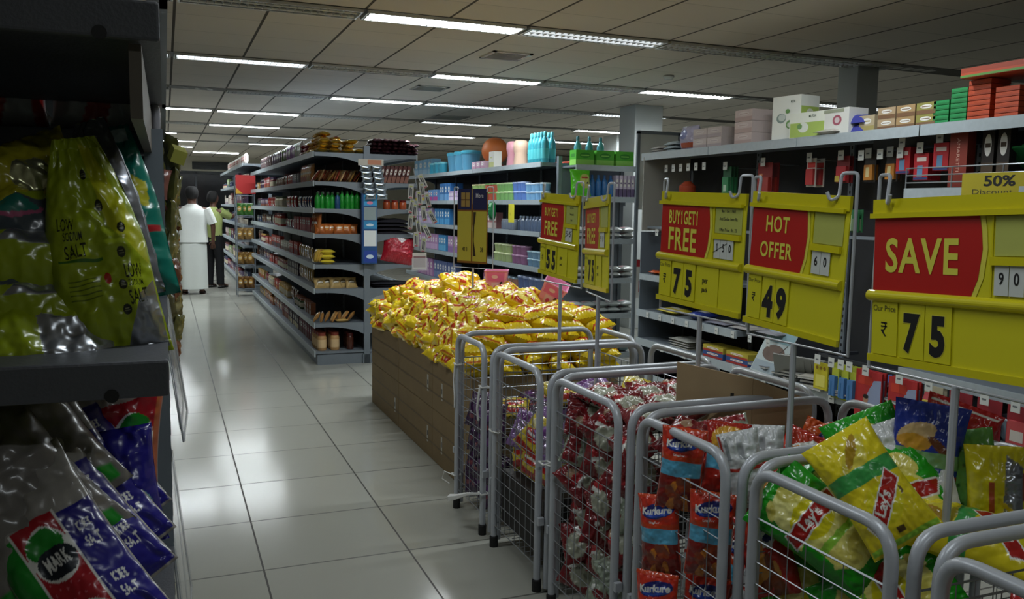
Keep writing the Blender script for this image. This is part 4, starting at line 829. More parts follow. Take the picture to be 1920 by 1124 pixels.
mb.raw([(-.1, -.2, 0), (.1, -.2, 0), (.1, .2, 0), (-.1, .2, 0), (-.14, -.25, .12), (.14, -.25, .12), (.14, .25, .12), (-.14, .25, .12)], [(0, 3, 2, 1), (0, 1, 5, 4), (1, 2, 6, 5), (2, 3, 7, 6), (3, 0, 4, 7)], paint('#8aa0b8')); mb.build('bowl', t); MB().tube([(-.14, -.25, .12), (.14, -.25, .12), (.14, .25, .12), (-.14, .25, .12)], .006, paint('#a8b8c8'), 6, closed=True).build('rim', t)
for i in range(10): place(slabpack('#b4503a', '#c88a70', .09, .07, .035, seed=33), 'small_packet', (XW+.12+.05*(i % 3-1), 2.95-.1*(i//2), .43+.03*(i % 3)), (RND.uniform(-.5, .5), RND.uniform(-.5, .5), RND.uniform(0, 3)), 'small reddish packet in the pale blue tray', 'packet', 'packets in the blue tray')
for i in range(5): place(slabpack('#b9b0b4', '#a8484a', .16, .12, .05, seed=34), 'white_red_pack', (XW+.1, 3.36-.1*i+(.02 if i % 2 else 0), .392+(.051 if i == 2 else 0)), (0, 0, -PI/2+.1*i), 'white and red pack on the low shelf left of the blue tray', 'pack', 'white and red packs low shelf')

# ------------------------------------------------------------------ carton stack with the noodle heap
PX0, PX1, PY0, PY1 = 1.455, 2.33, 4.13, 6.45
def carton_stack():
    m_lab = paint('#b9b6ac'); m_tape = mat('tape_brown', S('#6b583c'), .55, vary=.15); m_dk = paint('#3a3226')
    lens = [(PY0, 4.83), (4.83, 5.63), (5.63, PY1)]
    for r, z in enumerate((0, .315)):
        for k, (a, b) in enumerate(lens if r == 0 else [(PY0, 4.83), (4.83, 5.63), (5.63, PY1)]):
            for c, (xa, xb) in enumerate(((PX0, 1.89), (1.895, PX1))):
                t = thing('cardboard_carton', '%s brown taped carton, %s from the cages, on the %s side of the noodle display' % (['lower', 'upper'][r], ['first', 'second', 'third'][k], ['aisle', 'shelf'][c]), 'carton', ((xa+xb)/2, (a+b)/2, z))
                w, d, h = (xb-xa)/2-.003, (b-a)/2-.002, .312
                o = MB().box(-w, w, -d, d, 0, h, mat('carton_brown', S('#85704f'), .75, vary=.15)).build('box', t, bevel=.004)
                if c == 0:
                    mb = MB(); P = lambda x, y, k: (-w-.0012-.0004*k, -x*d, h/2+y*h/2)
                    its = [(m_tape, 'rect', -1, .28, 1, .34), (m_tape, 'rect', -1, -.38, 1, -.32)]
                    flat_print(mb, its, P); mb.build('tape', t)
                    if (r, k) != (1, 2):
                        mb = MB(); flat_print(mb, [(m_lab, 'rect', .72 if k != 0 else -.5, -.45, .80 if k != 0 else -.42, .2), (m_dk, 'rect', .74 if k != 0 else -.48, -.2, .78 if k != 0 else -.44, 0)], P); mb.build('label', t)
carton_stack()
YEL, YR = film('#e8c81c'), film('#b93a14'); YL = film('#f0d860')
packs = []
for sdd in range(4):
    pr = [(YL, 'ell', .35, .2, .5, .5), (YR, 'poly', [(-1, -.62), (-.3, -.40), (.4, -.6), (1, -.35), (1, -.52), (.3, -.78), (-.4, -.56), (-1, -.78)]), (YR, 'ell', -.25+.15*sdd, .3, .42, .15, .2), (YR, 'rect', .7, -.3, .98, .5), (YR, 'rect', -.98, .88, .98, .96)]
    me = bag_mesh('noodle_pack', .175, .145, .090, YEL, pr, seed=40+sdd, res=230, crumple=.009); me.transform(Matrix.Translation((0, 0, .022)) @ Matrix.Rotation(-PI/2, 4, 'X')); packs.append(me)
rY = random.Random(21)
NL = 6; LH = .054; inner = []
zt0 = .635
cntY = 0
for k in range(NL):
    ins = [0, .0, .02, .06, .12, .22][k]
    x0, x1 = PX0+ins*.9-.02, PX1-ins*.5+.02; y0, y1 = PY0+ins*.35-.01, PY1-ins*1.2+.03
    nx = max(3, int((x1-x0)/.145)); ny = int((y1-y0)/.14)
    for i in range(nx):
        for j in range(ny):
            x = x0+(x1-x0)*(i+.5)/nx; y = y0+(y1-y0)*(j+.5)/ny
            vis = i == 0 or j == 0 or k >= 5 or (k == 4 and (i < 2 or j < 2)) or (k == 3 and i <= 1)
            rot = (rY.uniform(-.3, .3) if j else rY.uniform(-.08, .08), rY.uniform(-.3, .3)+(rY.choice((-.2, -.9)) if i == 0 and k > 0 and j else 0), rY.uniform(-.5, .5)+(rY.choice((0, PI/2, PI)) if i == 0 else 0))
            p = (x+rY.uniform(-.018, .018), y+rY.uniform(-.02, .02), zt0+LH*k+rY.uniform(-.004, .006))
            if not vis: inner.append((p, rot, (i+j+k) % 4)); continue
            cntY += 1
            side = 'front' if j == 0 else 'aisle side' if i == 0 else 'crest'
            place(packs[(i*3+j*5+k) % 4], 'noodle_pack', p, rot, 'yellow noodle pack with red swashes in the heap, %s' % {'front': 'in the neat rows facing the cages', 'aisle side': 'tumbling along the aisle edge', 'crest': 'on the crest of the heap'}[side], 'noodle pack', 'yellow noodle packs, '+side)
for i in range(16):
    x = rY.uniform(1.75, 2.15); y = 4.5+i*.105
    place(packs[i % 4], 'noodle_pack', (x, y, zt0+LH*NL+.004), (rY.uniform(-.5, .5), rY.uniform(-.5, .5), rY.uniform(0, 6)), 'loose yellow noodle pack tossed on the very top of the heap', 'noodle pack', 'loose packs on top')
mb = MB()
for p, rot, q in inner:
    M = Matrix.Translation(p) @ Euler(rot).to_matrix().to_4x4(); mb.box(-.066, .066, -.052, .052, 0, .043, YEL, M)
tag(mb.build('noodle_packs'), 'inner mass of yellow noodle packs hidden under the heap', 'noodle packs', kind='stuff')
def pink_bucket(x, y, z, rot, lab):
    t = thing('pink_bucket', lab, 'bucket', (x, y, z)); t.rotation_euler = rot
    n = 4; w0, w1, h = .055, .075, .15; mb = MB(); pk = mat('pink_plastic', S('#f4a3ca'), .35)
    def ring(w, z): return [(-w, -w, z), (w, -w, z), (w, w, z), (-w, w, z)]
    mb.raw(ring(w0, 0)+ring(w1, h)+ring(w1-.004, h)+ring(w0-.004, .004), [(0, 3, 2, 1)]+[(i, (i+1) % 4, 4+(i+1) % 4, 4+i) for i in range(4)]+[(4+i, 4+(i+1) % 4, 8+(i+1) % 4, 8+i) for i in range(4)]+[(8+i, 8+(i+1) % 4, 12+(i+1) % 4, 12+i) for i in range(4)]+[(12, 13, 14, 15)], pk)
    flat_print(mb, [(paint('#e66fb2'), 'rect', -.8, .1, .8, .9), (paint('#f0c8dc'), 'rect', -.45, -.8, .35, .0), (paint('#f0c8dc'), 'ell', -.1, .5, .3, .16), (paint('#201820'), 'ell', .55, -.1, .13, .2), (paint('#d23a7a'), 'ell', -.05, -.45, .2, .2)], lambda x, y, k: (x*(w0+(w1-w0)*(y+1)/2), -(w0+(w1-w0)*(y+1)/2)-.0012-.0004*k, (y+1)*h/2)); mb.build('tub', t)
    MB().tube([(-w1, -w1, h), (w1, -w1, h), (w1, w1, h), (-w1, w1, h)], .004, pk, 6, closed=True).build('rim', t)
pink_bucket(2.02, 5.25, .955, (0, 0, -.45), 'pink printed bucket standing upright on the noodle heap')
pink_bucket(2.14, 4.72, .945, (.25, .5, -.45), 'pink bucket lying tilted on the right of the noodle heap')

# ------------------------------------------------------------------ wire cages
CX0, CX1, CT = 1.335, 2.12, .885
def cage(y0, y1, label, top=CT, x0=CX0, x1=CX1):
    yc = (y0+y1)/2; xc = (x0+x1)/2
    t = thing('wire_cage', label, 'cage', (xc, yc, 0)); hx = (x1-x0)/2; hy = (y1-y0)/2
    r = .0142; R = .075
    def hoop(a, b, nm_='hoop'):
        a0, b0 = Vector(a), Vector(b); pts = arcpts([a0, a0+Vector((0, 0, top-.02)), b0+Vector((0, 0, top-.02)), b0], R, 6)
        return MB().tube(pts, r, M_TUBE, 10).build(nm_, t, smooth=True)
    e = .03
    hoop((-hx, -hy+e, .02), (-hx, hy-e, .02)); hoop((hx, -hy+e, .02), (hx, hy-e, .02))
    hoop((-hx+e, -hy, .02), (hx-e, -hy, .02)); hoop((-hx+e, hy, .02), (hx-e, hy, .02))
    def panel(P, w):
        mb = MB(); zt = top-.12; nz = 12; nw = max(6, int(w/.052))
        for i in range(nz+1): z = .10+(zt-.10)*i/nz; mb.tube([P(-w/2, z), P(w/2, z)], .0018 if 0 < i < nz else .003, M_WIRE, 4)
        for i in range(1, nw): x = -w/2+w*i/nw; mb.tube([P(x, .10), P(x, zt)], .0016, M_WIRE, 4)
        mb.build('wire_panel', t)
    panel(lambda u, z: (-hx, u, z), 2*hy-2*e-.02); panel(lambda u, z: (hx, u, z), 2*hy-2*e-.02)
    panel(lambda u, z: (u, -hy, z), 2*hx-2*e-.02); panel(lambda u, z: (u, hy, z), 2*hx-2*e-.02)
    mb = MB()
    for i in range(11): y = -hy+.02+(2*hy-.04)*i/10; mb.tube([(-hx+.01, y, .105), (hx-.01, y, .105)], .0022, M_WIRE, 4)
    mb.build('wire_floor', t)
    for sx, sy in ((-1, -1), (-1, 1), (1, -1), (1, 1)):
        MB().lathe([(.019, 0), (.019, .045), (.016, .05)], M_RUB, 12, c=(sx*hx, sy*(hy-e), 0)).build('rubber_foot', t)
        MB().box(sx*hx-.012, sx*hx+.012, sy*hy-.012 if sy > 0 else sy*hy-.004, sy*hy+.004 if sy > 0 else sy*hy+.012, .28, .31, M_TUBE).build('clamp', t)
    return t
CY = [(3.58, 4.02), (2.95, 3.49), (2.33, 2.87), (1.76, 2.25), (1.21, 1.70), (.64, 1.15)]
CL = ['grey tube and wire cage of dark purple packets, next to the noodle display', 'grey wire cage half full of violet and red-yellow packets, second from the noodle display', 'grey wire cage full of maroon and cream packets', 'grey wire cage of orange snack bags under the HOT OFFER sign', 'grey wire cage of green and yellow chip bags, below the SAVE sign', 'grey wire cage cut by the bottom right corner of the picture']
for (a, b), l in zip(CY, CL): cage(a, b, l)
cage(.10, .58, 'nearest wire cage, its hoops crossing the bottom right corner', top=.87)
def tie(x, y, z, lab, pts, w=.008):
    o = MB().tube([(-.018, -.02, 0), (-.018, .02, .002), (.018, .02, 0), (.018, -.02, .002)], .004, M_WHITE, 6, closed=True).tube(pts, w, M_WHITE, 5).build('cloth_tie'); o.location = (x, y, z); tag(o, lab, 'tie')
tie(CX0, 3.60, .20, 'white cloth tie knotted low on the first cage, its tail sticking out', [(-.02, 0, 0), (-.07, .03, -.005), (-.10, .08, -.03), (-.12, .13, -.05)], [.006, .008, .012, .018])
tie(CX0, 3.98, .74, 'white string tied near the top of the first cage corner, hanging down', [(-.02, 0, 0), (-.022, .01, -.08), (-.02, .0, -.16), (-.018, .005, -.22)], .004)
tie(CX0, 3.61, .70, 'white strip tied between the first two cages, curling down', [(-.02, 0, 0), (-.025, .0, -.03), (-.03, .01, -.1), (-.02, .02, -.16)], .006)
tie(CX0, 4.0, .17, 'thin string loop low on the far corner of the first cage', [(-.02, 0, 0), (-.05, .04, .01), (-.06, .05, -.03), (-.03, .02, -.05)], .003)
tie(CX0, 3.47, .53, 'thin tie wire holding the second cage to the first', [(-.02, 0, 0), (0, -.05, .0), (.01, -.06, .01)], .003)
tie(CX0, 2.92, .54, 'thin white cable tie joining the second and third cages', [(-.02, 0, 0), (.0, -.04, 0), (.01, -.05, 0)], .003)

# ------------------------------------------------------------------ price signs on poles
YB, RD = mat('sign_yellow', S('#d3cc1c'), .45, bump=.04, bscale=20), mat('sign_red', S('#b51a14'), .4)
YT = paint('#d9d24a'); YR2 = mat('sign_rail_yellow', S('#cfc414'), .3, coat=.3); CLR = mat('sign_pale', S('#b9b94a'), .3); WHC = paint('#c9cdc8')
def sign(name, label, loc, rz, roll, W, H, title, price, old=None, per=True, window=None, our=True, pole=.55, redw=.62, frame=True, rupee=True):
    t = thing(name, label, 'price sign', loc); t.rotation_euler = Euler((0, 0, math.radians(rz)))
    b = bpy.data.objects.new('board', None); COL.objects.link(b); bpy.data.objects.remove(b)
    Rm = Matrix.Translation((0, 0, H/2)) @ Matrix.Rotation(math.radians(roll), 4, 'Y') @ Matrix.Translation((0, 0, -H/2))
    def part(mb, nm_, par=None, **k):
        o = mb.build(nm_, t, **k); o.matrix_local = Rm
        if par: o.parent = par; o.matrix_local = Matrix.Identity(4)
        return o
    P = lambda x, y, k: (x*W/2, -.0035-.0004*k, y*H)         # x -1..1, y 0..1
    board = part(MB().box(-W/2, W/2, -.002, .002, 0, H, YB), 'board')
    mb = MB().box(-W/2-.004, W/2, -.006, .004, H*.90, H, YR2).box(-W/2-.004, W/2-.01, -.016, -.006, H*.885, H*.915, YR2); part(mb, 'top_rail')
    n = 10; poly = [(-.003, H*.375), (-.003, H*.445)]+[(-.003-.016*math.sin(PI*i/n), H*.41+H*.035*math.cos(PI*i/n)) for i in range(1, n)]
    part(MB().prism([(a, z) for a, z in poly], 'x', -W/2-.008, W/2-.006, YR2), 'middle_rail')
    part(MB().box(-W/2-.006, W/2, -.010, .002, 0, H*.045, YR2), 'bottom_rail')
    xr = -1+2*redw
    z0, z1 = .445, .885
    arc = [(-.99, z0), (xr-.1, z0), (xr-.035, z0+.1), (xr, z0+.26), (xr-.015, z0+.36), (xr-.04, z1), (-.99, z1)]
    mb = MB(); flat_print(mb, [(YT, 'poly', [(x+(.05 if x > -.5 else 0), y) for x, y in arc]), (RD, 'poly', arc)], lambda x, y, k: (x*W/2, -.0036-.0008*k, y*H))
    rc = part(mb, 'red_card')
    mb = MB(); asp = H/W*2
    PT = lambda cx, cy: (lambda x, y, k: (cx*W/2+x*W/2, -.0056, cy*H+y*W/2))
    for (s, cx, cy, h, sx) in title: mb = MB(); flat_print(mb, [(YT, 'text', s, 0, 0, h, 0, .022, sx, 1.1)], PT(cx, cy)); part(mb, 'lettering', rc)
    # window card and small price on the right
    wx = xr+.10
    mb = MB().box(wx*W/2-.002, W/2-.02, -.0045, -.0035, H*.63, H*.66, YR2).box(wx*W/2-.004, wx*W/2, -.005, -.003, H*.45, H*.89, YR2)
    mb.box(wx*W/2-.002, W/2-.018, -.012, -.0035, H*.62, H*.665, YR2); part(mb, 'window_rail')
    mb = MB().box(wx*W/2+.004, W/2-.016, -.0042, -.0032, H*.67, H*.88, mat('card_pale', S('#b6bb62') if window else S('#a9a83a'), .25, coat=.4))
    if window:
        for (s, cy, h) in window: flat_print(mb, [(paint('#26281c'), 'text', s, 0, 0, h, 0, .01, .8)], (lambda cy: lambda x, y, k: ((wx*W/2+W/2-.012)/2+x*W/2, -.0048, cy*H+y*W/2))(cy))
    part(mb, 'window_card')
    if old:
        wsp = (W/2-.012-wx*W/2)
        for i, ch in enumerate(old):
            cw = min(.036, wsp/max(len(old), 2)*.92); cx = wx*W/2+.006+cw*(i+.5)
            mb = MB().box(cx-cw/2+.001, cx+cw/2-.001, -.0062-.0003*i, -.0050, H*.46, H*.635, WHC)
            flat_print(mb, [(M_BLACK, 'text', ch, 0, 0, .027, 0, .015, .72)], lambda x, y, k: (cx+x, -.0071-.0003*i, H*.55+y)); part(mb, 'small_digit_card')
    if old in ('150', '55'):
        x0_ = wx*W/2+.004; part(MB().tube([(x0_, -.0075, H*.505), (x0_+.075, -.0082, H*.59)], .0008, M_BLACK, 5), 'strike_line')
    # big price
    x = -.97
    mb = MB().box(x*W/2, (x+.3)*W/2, -.0052, -.0035, H*.05, H*.40, YB)
    if our: flat_print(mb, [(paint('#55551c'), 'text', 'Our Price', 0, 0, .058, 0, .0, .85)], PT2(-.83, .335, W, H))
    if rupee:
        for pl in RUPEE: flat_print(mb, [(M_BLACK, 'poly', [(a*.09, c*.115) for a, c in pl])], PT2(-.83, .215, W, H))
    part(mb, 'rupee_card')
    cw = .30
    for i, ch in enumerate(price):
        cx = -.64+cw*(i+.5)
        mb = MB().box((cx-cw/2+.006)*W/2, (cx+cw/2-.006)*W/2, -.0058-.0004*i, -.0035, H*.05, H*.40, YB)
        hh = H*.25/(W/2)
        flat_print(mb, [(YT, 'text', ch, 0, 0, hh*1.0, 0, .065, .72)], PT2(cx, .20, W, H, .0068))
        flat_print(mb, [(M_BLACK, 'text', ch, 0, 0, hh*.96, 0, .05, .70)], PT2(cx, .20, W, H, .0074)); part(mb, 'digit_card')
    if per:
        mb = MB().box(.0*W/2, (.5)*W/2, -.0046, -.0035, H*.045, H*.40, YB)
        for s, cy in (('per', .24), ('pack', .17)): flat_print(mb, [(M_BLACK, 'text', s, 0, 0, .085 if s == 'per' else .085, 0, .015, .8)], PT2(.2, cy, W, H, .0056))
        part(mb, 'unit_card')
    if frame:
        a = W/2+.012
        pts = [(-a+.05, -.004, H+.012), (-a+.05, -.012, H-.028), (-a+.052, -.02, H-.012), ]
        hook = lambda sx: arcpts([(sx*a, .012, -.03), (sx*a, .012, H+.052), (sx*(a-.045), .0, H+.052), (sx*(a-.045), -.006, H-.012), (sx*(a-.062), -.02, H-.022), (sx*(a-.07), -.024, H+.002)], .012, 4)
        l = hook(-1); rr = hook(1)
        MB().tube(l[::-1]+rr, .0048, M_TUBE, 8).build('wire_frame', t, smooth=True)
        MB().tube([(0, .012, -.03), (0, .012, -pole)], .009, M_TUBE, 8).build('pole', t, smooth=True)
    return t
def PT2(cx, cy, W, H, d=.0062): return lambda x, y, k: (cx*W/2+x*W/2, -d-.0002*k, cy*H+y*W/2)
BG = [('BUY1GET1', -.42, .775, .20, .56), ('FREE', -.42, .58, .33, .72)]
win = [('Buy 1 Get 1 FREE', .85, .05), ('Anti Sodan Item Rs', .79, .045), ('Offer Price : Rs. 75', .70, .045)]
sign('price_sign', 'yellow BUY1GET1 FREE price sign reading 55, left of the pair above the second cage', (1.745, 3.71, 1.185), -90, 2.5, .42, .40, BG, '55', '55', True, [('Buy 1 Get', .85, .05), ('Selected', .78, .05), ('Offer', .71, .04)])
sign('price_sign', 'yellow BUY1GET1 FREE price sign reading 75, turned edge-on to the right of the 55 sign', (1.72, 3.275, 1.17), -104, -2, .42, .40, BG, '75', '90', True, None)
sign('price_sign', 'yellow BUY1GET1 FREE sign reading 75 per pack with a struck 150', (1.73, 2.525, 1.175), -90, 1.6, .50, .405, BG, '75', '150', True, win)
sign('price_sign', 'yellow HOT OFFER price sign reading 49', (1.675, 1.97, 1.165), -90, 2.6, .40, .405, [('HOT', -.40, .77, .24, .72), ('OFFER', -.40, .58, .24, .72)], '49', '60', False, None)
sign('price_sign', 'largest yellow SAVE price sign reading 75, cut by the right edge', (1.655, 1.40, 1.155), -90, -2.2, .50, .405, [('SAVE', -.42, .66, .34, .78)], '75', '90', False, None)
# the navy and yellow two-part sign over the noodle heap
t = thing('price_sign', 'narrow two-column navy and yellow sign over the noodle heap', 'price sign', (1.765, 5.02, 1.17)); t.rotation_euler = (0, 0, math.radians(-58))
W, H = .24, .46
for sx, nm_ in ((-1, 'left'), (1, 'right')):
    mb = MB().box(sx*W/4-W/4+.003, sx*W/4+W/4-.003, -.003, .003, 0, H, paint('#8a5a1c'))
    P = lambda x, y, k: (sx*W/4+x*(W/4-.006), -.0038-.0004*k, y*H)
    its = [(paint('#1e2350'), 'rect', -1, .72, 1, 1.0), (paint('#c4b640'), 'rect', -1, .03, 1, .70)]
    if sx < 0: its += [(paint('#a88a4a'), 'rect', -.5, .76, .75, .95), (paint('#5a3a20'), 'rect', -.5, .845, .75, .86), (paint('#5a3a20'), 'rect', .08, .76, .16, .95)]
    flat_print(mb, its, P)
    if sx < 0: flat_print(mb, [(paint('#3a3414'), 'text', '413', 0, 0, .028, 0, .01, .7)], lambda x, y, k: (sx*W/4+.005+x, -.006, .19*H+y))
    else:
        flat_print(mb, [(paint('#c8c8d0'), 'text', 'More', 0, 0, .028, 0, .01, .7), ], lambda x, y, k: (sx*W/4+x, -.006, .91*H+y)); flat_print(mb, [(paint('#3a3414'), 'text', '38', 0, 0, .028, 0, .01, .7)], lambda x, y, k: (sx*W/4+.02+x, -.006, .19*H+y))
        flat_print(mb, [(paint('#3a2a14'), 'poly', [(-.9, .1), (-.5, .1), (-.8, .3), (-.75, .5), (-.5, .69), (-.9, .69)])], lambda x, y, k: (sx*W/4+x*(W/4-.006), -.0056, y*H))
    mb.build('panel', t)
a = W/2+.035
MB().tube(arcpts([(-a, .01, -.03), (-a, .01, H+.01), (-a+.04, 0, H+.01), (-a+.04, -.005, H-.02)], .01)[::-1]+arcpts([(a, .01, -.03), (a, .01, H+.01), (a-.04, 0, H+.01), (a-.04, -.005, H-.02)], .01), .004, M_TUBE, 8).build('wire_frame', t)
MB().tube([(0, .01, -.03), (0, .01, -.26)], .007, M_TUBE, 8).build('pole', t)

# ------------------------------------------------------------------ snack bags in the cages
CAMR = SC.camera.matrix_world.to_3x3()
def at(px, py, Y=None, X=None):
    """the point of the place seen at a pixel of the photograph, on the plane y=Y or x=X"""
    d = CAMR @ Vector(((px-960)/1602.5, -(py-562)/1602.5, -1)); k = (Y/d.y) if Y is not None else X/d.x
    return Vector((0, 0, EYE))+d*k
def facing(p, dyaw=0, pitch=-20, roll=0): return orient(-math.degrees(math.atan2(p[0], p[1]))+dyaw, pitch, roll)
def chips(cx, cy, r, n, m, sd):
    q = random.Random(sd); return [(m, 'ell', cx+q.uniform(-r, r), cy+q.uniform(-r, r), .26, .15, q.uniform(0, 3)) for _ in range(n)]
G_, Y_, LG, CR, WT = film('#1f9a1c'), film('#d9cf1e'), film('#8fc63c'), film('#e2dc7a'), film('#e6e6e0')
BRD, NV = film('#a51d18'), film('#22276a')
def lays_logo(cy=.18, ang=0., asp=.62):
    """yellow disc, slanting red banner and white name, turned by ang on the bag (asp = width over height)"""
    c, q = math.cos(ang), math.sin(ang)
    R_ = lambda pts: [((x*c-y*q), cy+(x*q+y*c)*asp) for x, y in pts]
    tv, tf = text2d("Lay's", .03, 1.0)
    out = [(Y_, 'poly', R_([(.62*math.cos(PI*i/9), .46*math.sin(PI*i/9)) for i in range(18)])), (WT, 'poly', R_([(-.9, -.30), (.86, -.12), (.92, .33), (-.84, .16)])), (BRD, 'poly', R_([(-.86, -.26), (.82, -.08), (.88, .29), (-.80, .12)]))]
    for f in tf: out.append((WT, 'poly', R_([(tv[i][0]*.37-.02, tv[i][1]*.37+.01+tv[i][0]*.03) for i in f])))
    return out
crG = [(CR, 'ell', -.05, -.1, .85, .62), (film('#e9e38f'), 'ell', -.2, .55, .5, .22, .3), (film('#d9d068'), 'ell', .25, .6, .36, .18, -.4), (CR, 'ell', .15, -.55, .6, .22, .2), (film('#d6cc66'), 'ell', -.3, -.5, .35, .16, -.5), (LG, 'poly', [(-.85, -.15), (.85, -.25), (.85, -.35), (-.85, -.28)]), (G_, 'poly', [(-.95, .0), (-.6, .05), (-.62, -.45), (-.95, -.6)]), (film('#d9cf70'), 'ell', -.45, .70, .24, .08, .4), (film('#c9bc52'), 'ell', -.42, .69, .13, .04, .4), (film('#cfc45a'), 'ell', .2, .58, .2, .06, -.4), (film('#cfc45a'), 'ell', .1, -.5, .3, .08, .2)]+lays_logo(.16, -.15)
LAYG = [bag_mesh('chip_bag', .205, .32, .09, G_, crG, back=G_, seed=s, res=460, crumple=.006) for s in (51, 57)]
crY = [(film('#cfc23a'), 'ell', .0, .5, .6, .2, .5), (film('#a8861f'), 'ell', .05, .62, .4, .1, .6), (film('#d8ca4a'), 'ell', .1, .42, .3, .1, .3), (film('#3f9a4c'), 'rect', -.98, .08, .98, .34), (film('#6a5a30'), 'ell', .5, -.25, .15, .08), (film('#4a3a20'), 'rect', -.1, -.8, .1, -.7), (LG, 'rect', -.97, -.95, .97, -.85)]+lays_logo(-.32, .6)
LAYY = bag_mesh('chip_bag', .18, .29, .09, film('#dccb22'), crY, seed=53, res=460, crumple=.0055)
crS = [(film('#c43320'), 'rect', -.96, .35, .96, .92), (film('#7a1d16'), 'rect', -.96, -.95, .96, -.12)]+chips(0, -.5, .45, 9, film('#c97a2a'), 4)+chips(0, -.5, .4, 6, film('#8a3a1c'), 5)+[(film('#5aa7c8'), 'rect', -.97, -.14, .97, .22), (NV, 'ell', .05, .64, .82, .18, .1), (film('#2f4fb0'), 'ell', .1, .6, .7, .1, .1), (WT, 'text', 'Kurkure', 0, .65, .17, .06, .04, 2.0), (WT, 'text', 'Laugher', -.1, .37, .07, .03, .0, 2.2)]
KUR = [bag_mesh('corn_puff_bag', .13, .24, .06, film('#c4401c'), crS, back=film('#b9b9b4'), seed=s, res=620, crumple=.007) for s in (61, 66)]
crN = [(film('#d9a23a'), 'ell', 0, .5, .85, .4)]+[(film('#e6bf62'), 'ell', -.5+.16*i, .5+.05*(-1)**i, .03, .3, .3*(-1)**i) for i in range(7)]+[(film('#5aa7c8'), 'rect', -.97, -.3, .97, .12), (NV, 'ell', .1, -.5, .4, .1, .2), (film('#d8b23a'), 'ell', .35, -.7, .35, .2), (BRD, 'rect', -.97, -.95, .97, -.85)]
NOO = bag_mesh('noodle_snack_bag', .13, .21, .06, film('#a8241a'), crN, seed=63, res=380, crumple=.007)
crW = [(film('#b0342c'), 'rect', -.97, .0, .97, .09), (film('#b0342c'), 'rect', -.97, -.95, -.88, .95), (film('#a9adb0'), 'rect', -.2, .3, .1, .7), (film('#8f9498'), 'rect', -.8, .3, -.6, .9), (film('#b5b8ba'), 'rect', -.5, -.8, .8, -.3)]
WHB = bag_mesh('silver_white_bag', .12, .22, .06, film('#cfd2d4'), crW, seed=64, res=380, crumple=.01)
crM = [(film('#c23a24'), 'rect', -.96, .3, .96, .92), (WT, 'poly', [(-.8, .3), (.3, .8), (.8, .7), (.2, .2)]), (NV, 'ell', .3, .5, .4, .12, .3)]+chips(-.2, -.1, .4, 9, film('#c98a3a'), 8)+chips(0, -.5, .4, 7, film('#7a3a1c'), 9)
MIX = bag_mesh('mixed_snack_bag', .14, .21, .06, film('#b9302a'), crM, seed=65, res=380, crumple=.009)
ORB = bag_mesh('orange_bag', .12, .17, .06, film('#d4561c'), [(film('#e8a26a'), 'ell', .1, -.1, .5, .3), (NV, 'ell', -.2, .6, .3, .1), (WT, 'poly', [(-.3, -.6), (.1, .2), (.3, .1), (0, -.6)])], seed=67, res=380, crumple=.010)
crB = [(film('#d8b98a'), 'ell', -.35, .45, .55, .2, .2), (film('#d29a3a'), 'ell', -.4, .3, .5, .14), (film('#6a3a1a'), 'ell', .35, .28, .4, .09, -.4), (film('#7fae7a'), 'rect', -.97, -.08, .97, .17), (film('#2a3f6a'), 'text', 'CREAM', -.55, .08, .07, 0, .0, 1.1), (film('#2a3f6a'), 'text', 'STYLE', -.55, -.02, .06, 0, .0, 1.1), (film('#8fa6c8'), 'rect', -.9, -.5, .45, -.1), (film('#c8a24a'), 'ell', .0, -.38, .5, .11), (film('#d8cfc0'), 'ell', .0, -.52, .46, .14), (film('#c8a24a'), 'ell', .0, -.37, .4, .07), (film('#a8201c'), 'rect', .84, -.95, .97, -.2)]
BLU = bag_mesh('crisp_bag', .175, .29, .07, film('#24389a'), crB, seed=68, res=380, crumple=.006)
REDB = bag_mesh('red_bag', .19, .22, .07, film('#b01a1c'), [(film('#c8b8a0'), 'ell', -.3, .2, .2, .1), (WT, 'rect', -.9, .84, .9, .88), (film('#8a1414'), 'rect', -.8, -.6, .8, -.4)], seed=69, res=380, crumple=.008)
YSB = bag_mesh('tall_yellow_bag', .14, .23, .10, film('#cfc21c'), [(foil('#9a9ea4'), 'poly', [(.1, -.9), (.8, -.9), (.85, .6), (.3, .85)]), (film('#c0a81c'), 'poly', [(0, .0), (.9, -.45), (.9, -.55), (0, -.12)]), (film('#a84a2c'), 'rect', -.3, -.5, -.1, .3), (film('#8a3a2a'), 'rect', .82, -.1, .92, .5)], seed=70, res=380, crumple=.008)
MARO = [bag_mesh('maroon_bag', .17, .17, .065, film('#74191f'), [(film('#a9ab98'), 'ell', .3, -.3, .6, .5), (film('#a88a70'), 'ell', -.4, .45, .3, .2), (film('#a8242a'), 'ell', -.3, .1, .35, .25), (WT, 'poly', [(-.6, -.1), (0, .1), (.1, 0), (-.5, -.25)])], back=film('#b9bcae'), seed=s, crumple=.014) for s in (71, 72, 73)]
CREAM = bag_mesh('maroon_bag', .17, .17, .06, film('#96a08e'), [(film('#8a1f28'), 'poly', [(-.9, .2), (.9, .5), (.9, .95), (-.9, .95)]), (film('#7a1a24'), 'ell', .2, -.3, .4, .2), (WT, 'ell', -.3, -.1, .2, .15)], seed=74, crumple=.014)
PUR = [bag_mesh('purple_packet', .15, .17, .06, film('#371740'), [(film('#5f3670'), 'ell', .1, .2, .5, .3), (film('#7a3040'), 'ell', -.3, -.4, .3, .12), (foil('#b8a8c0'), 'rect', -.8, .5, .1, .6)], seed=s, crumple=.012) for s in (75, 76)]
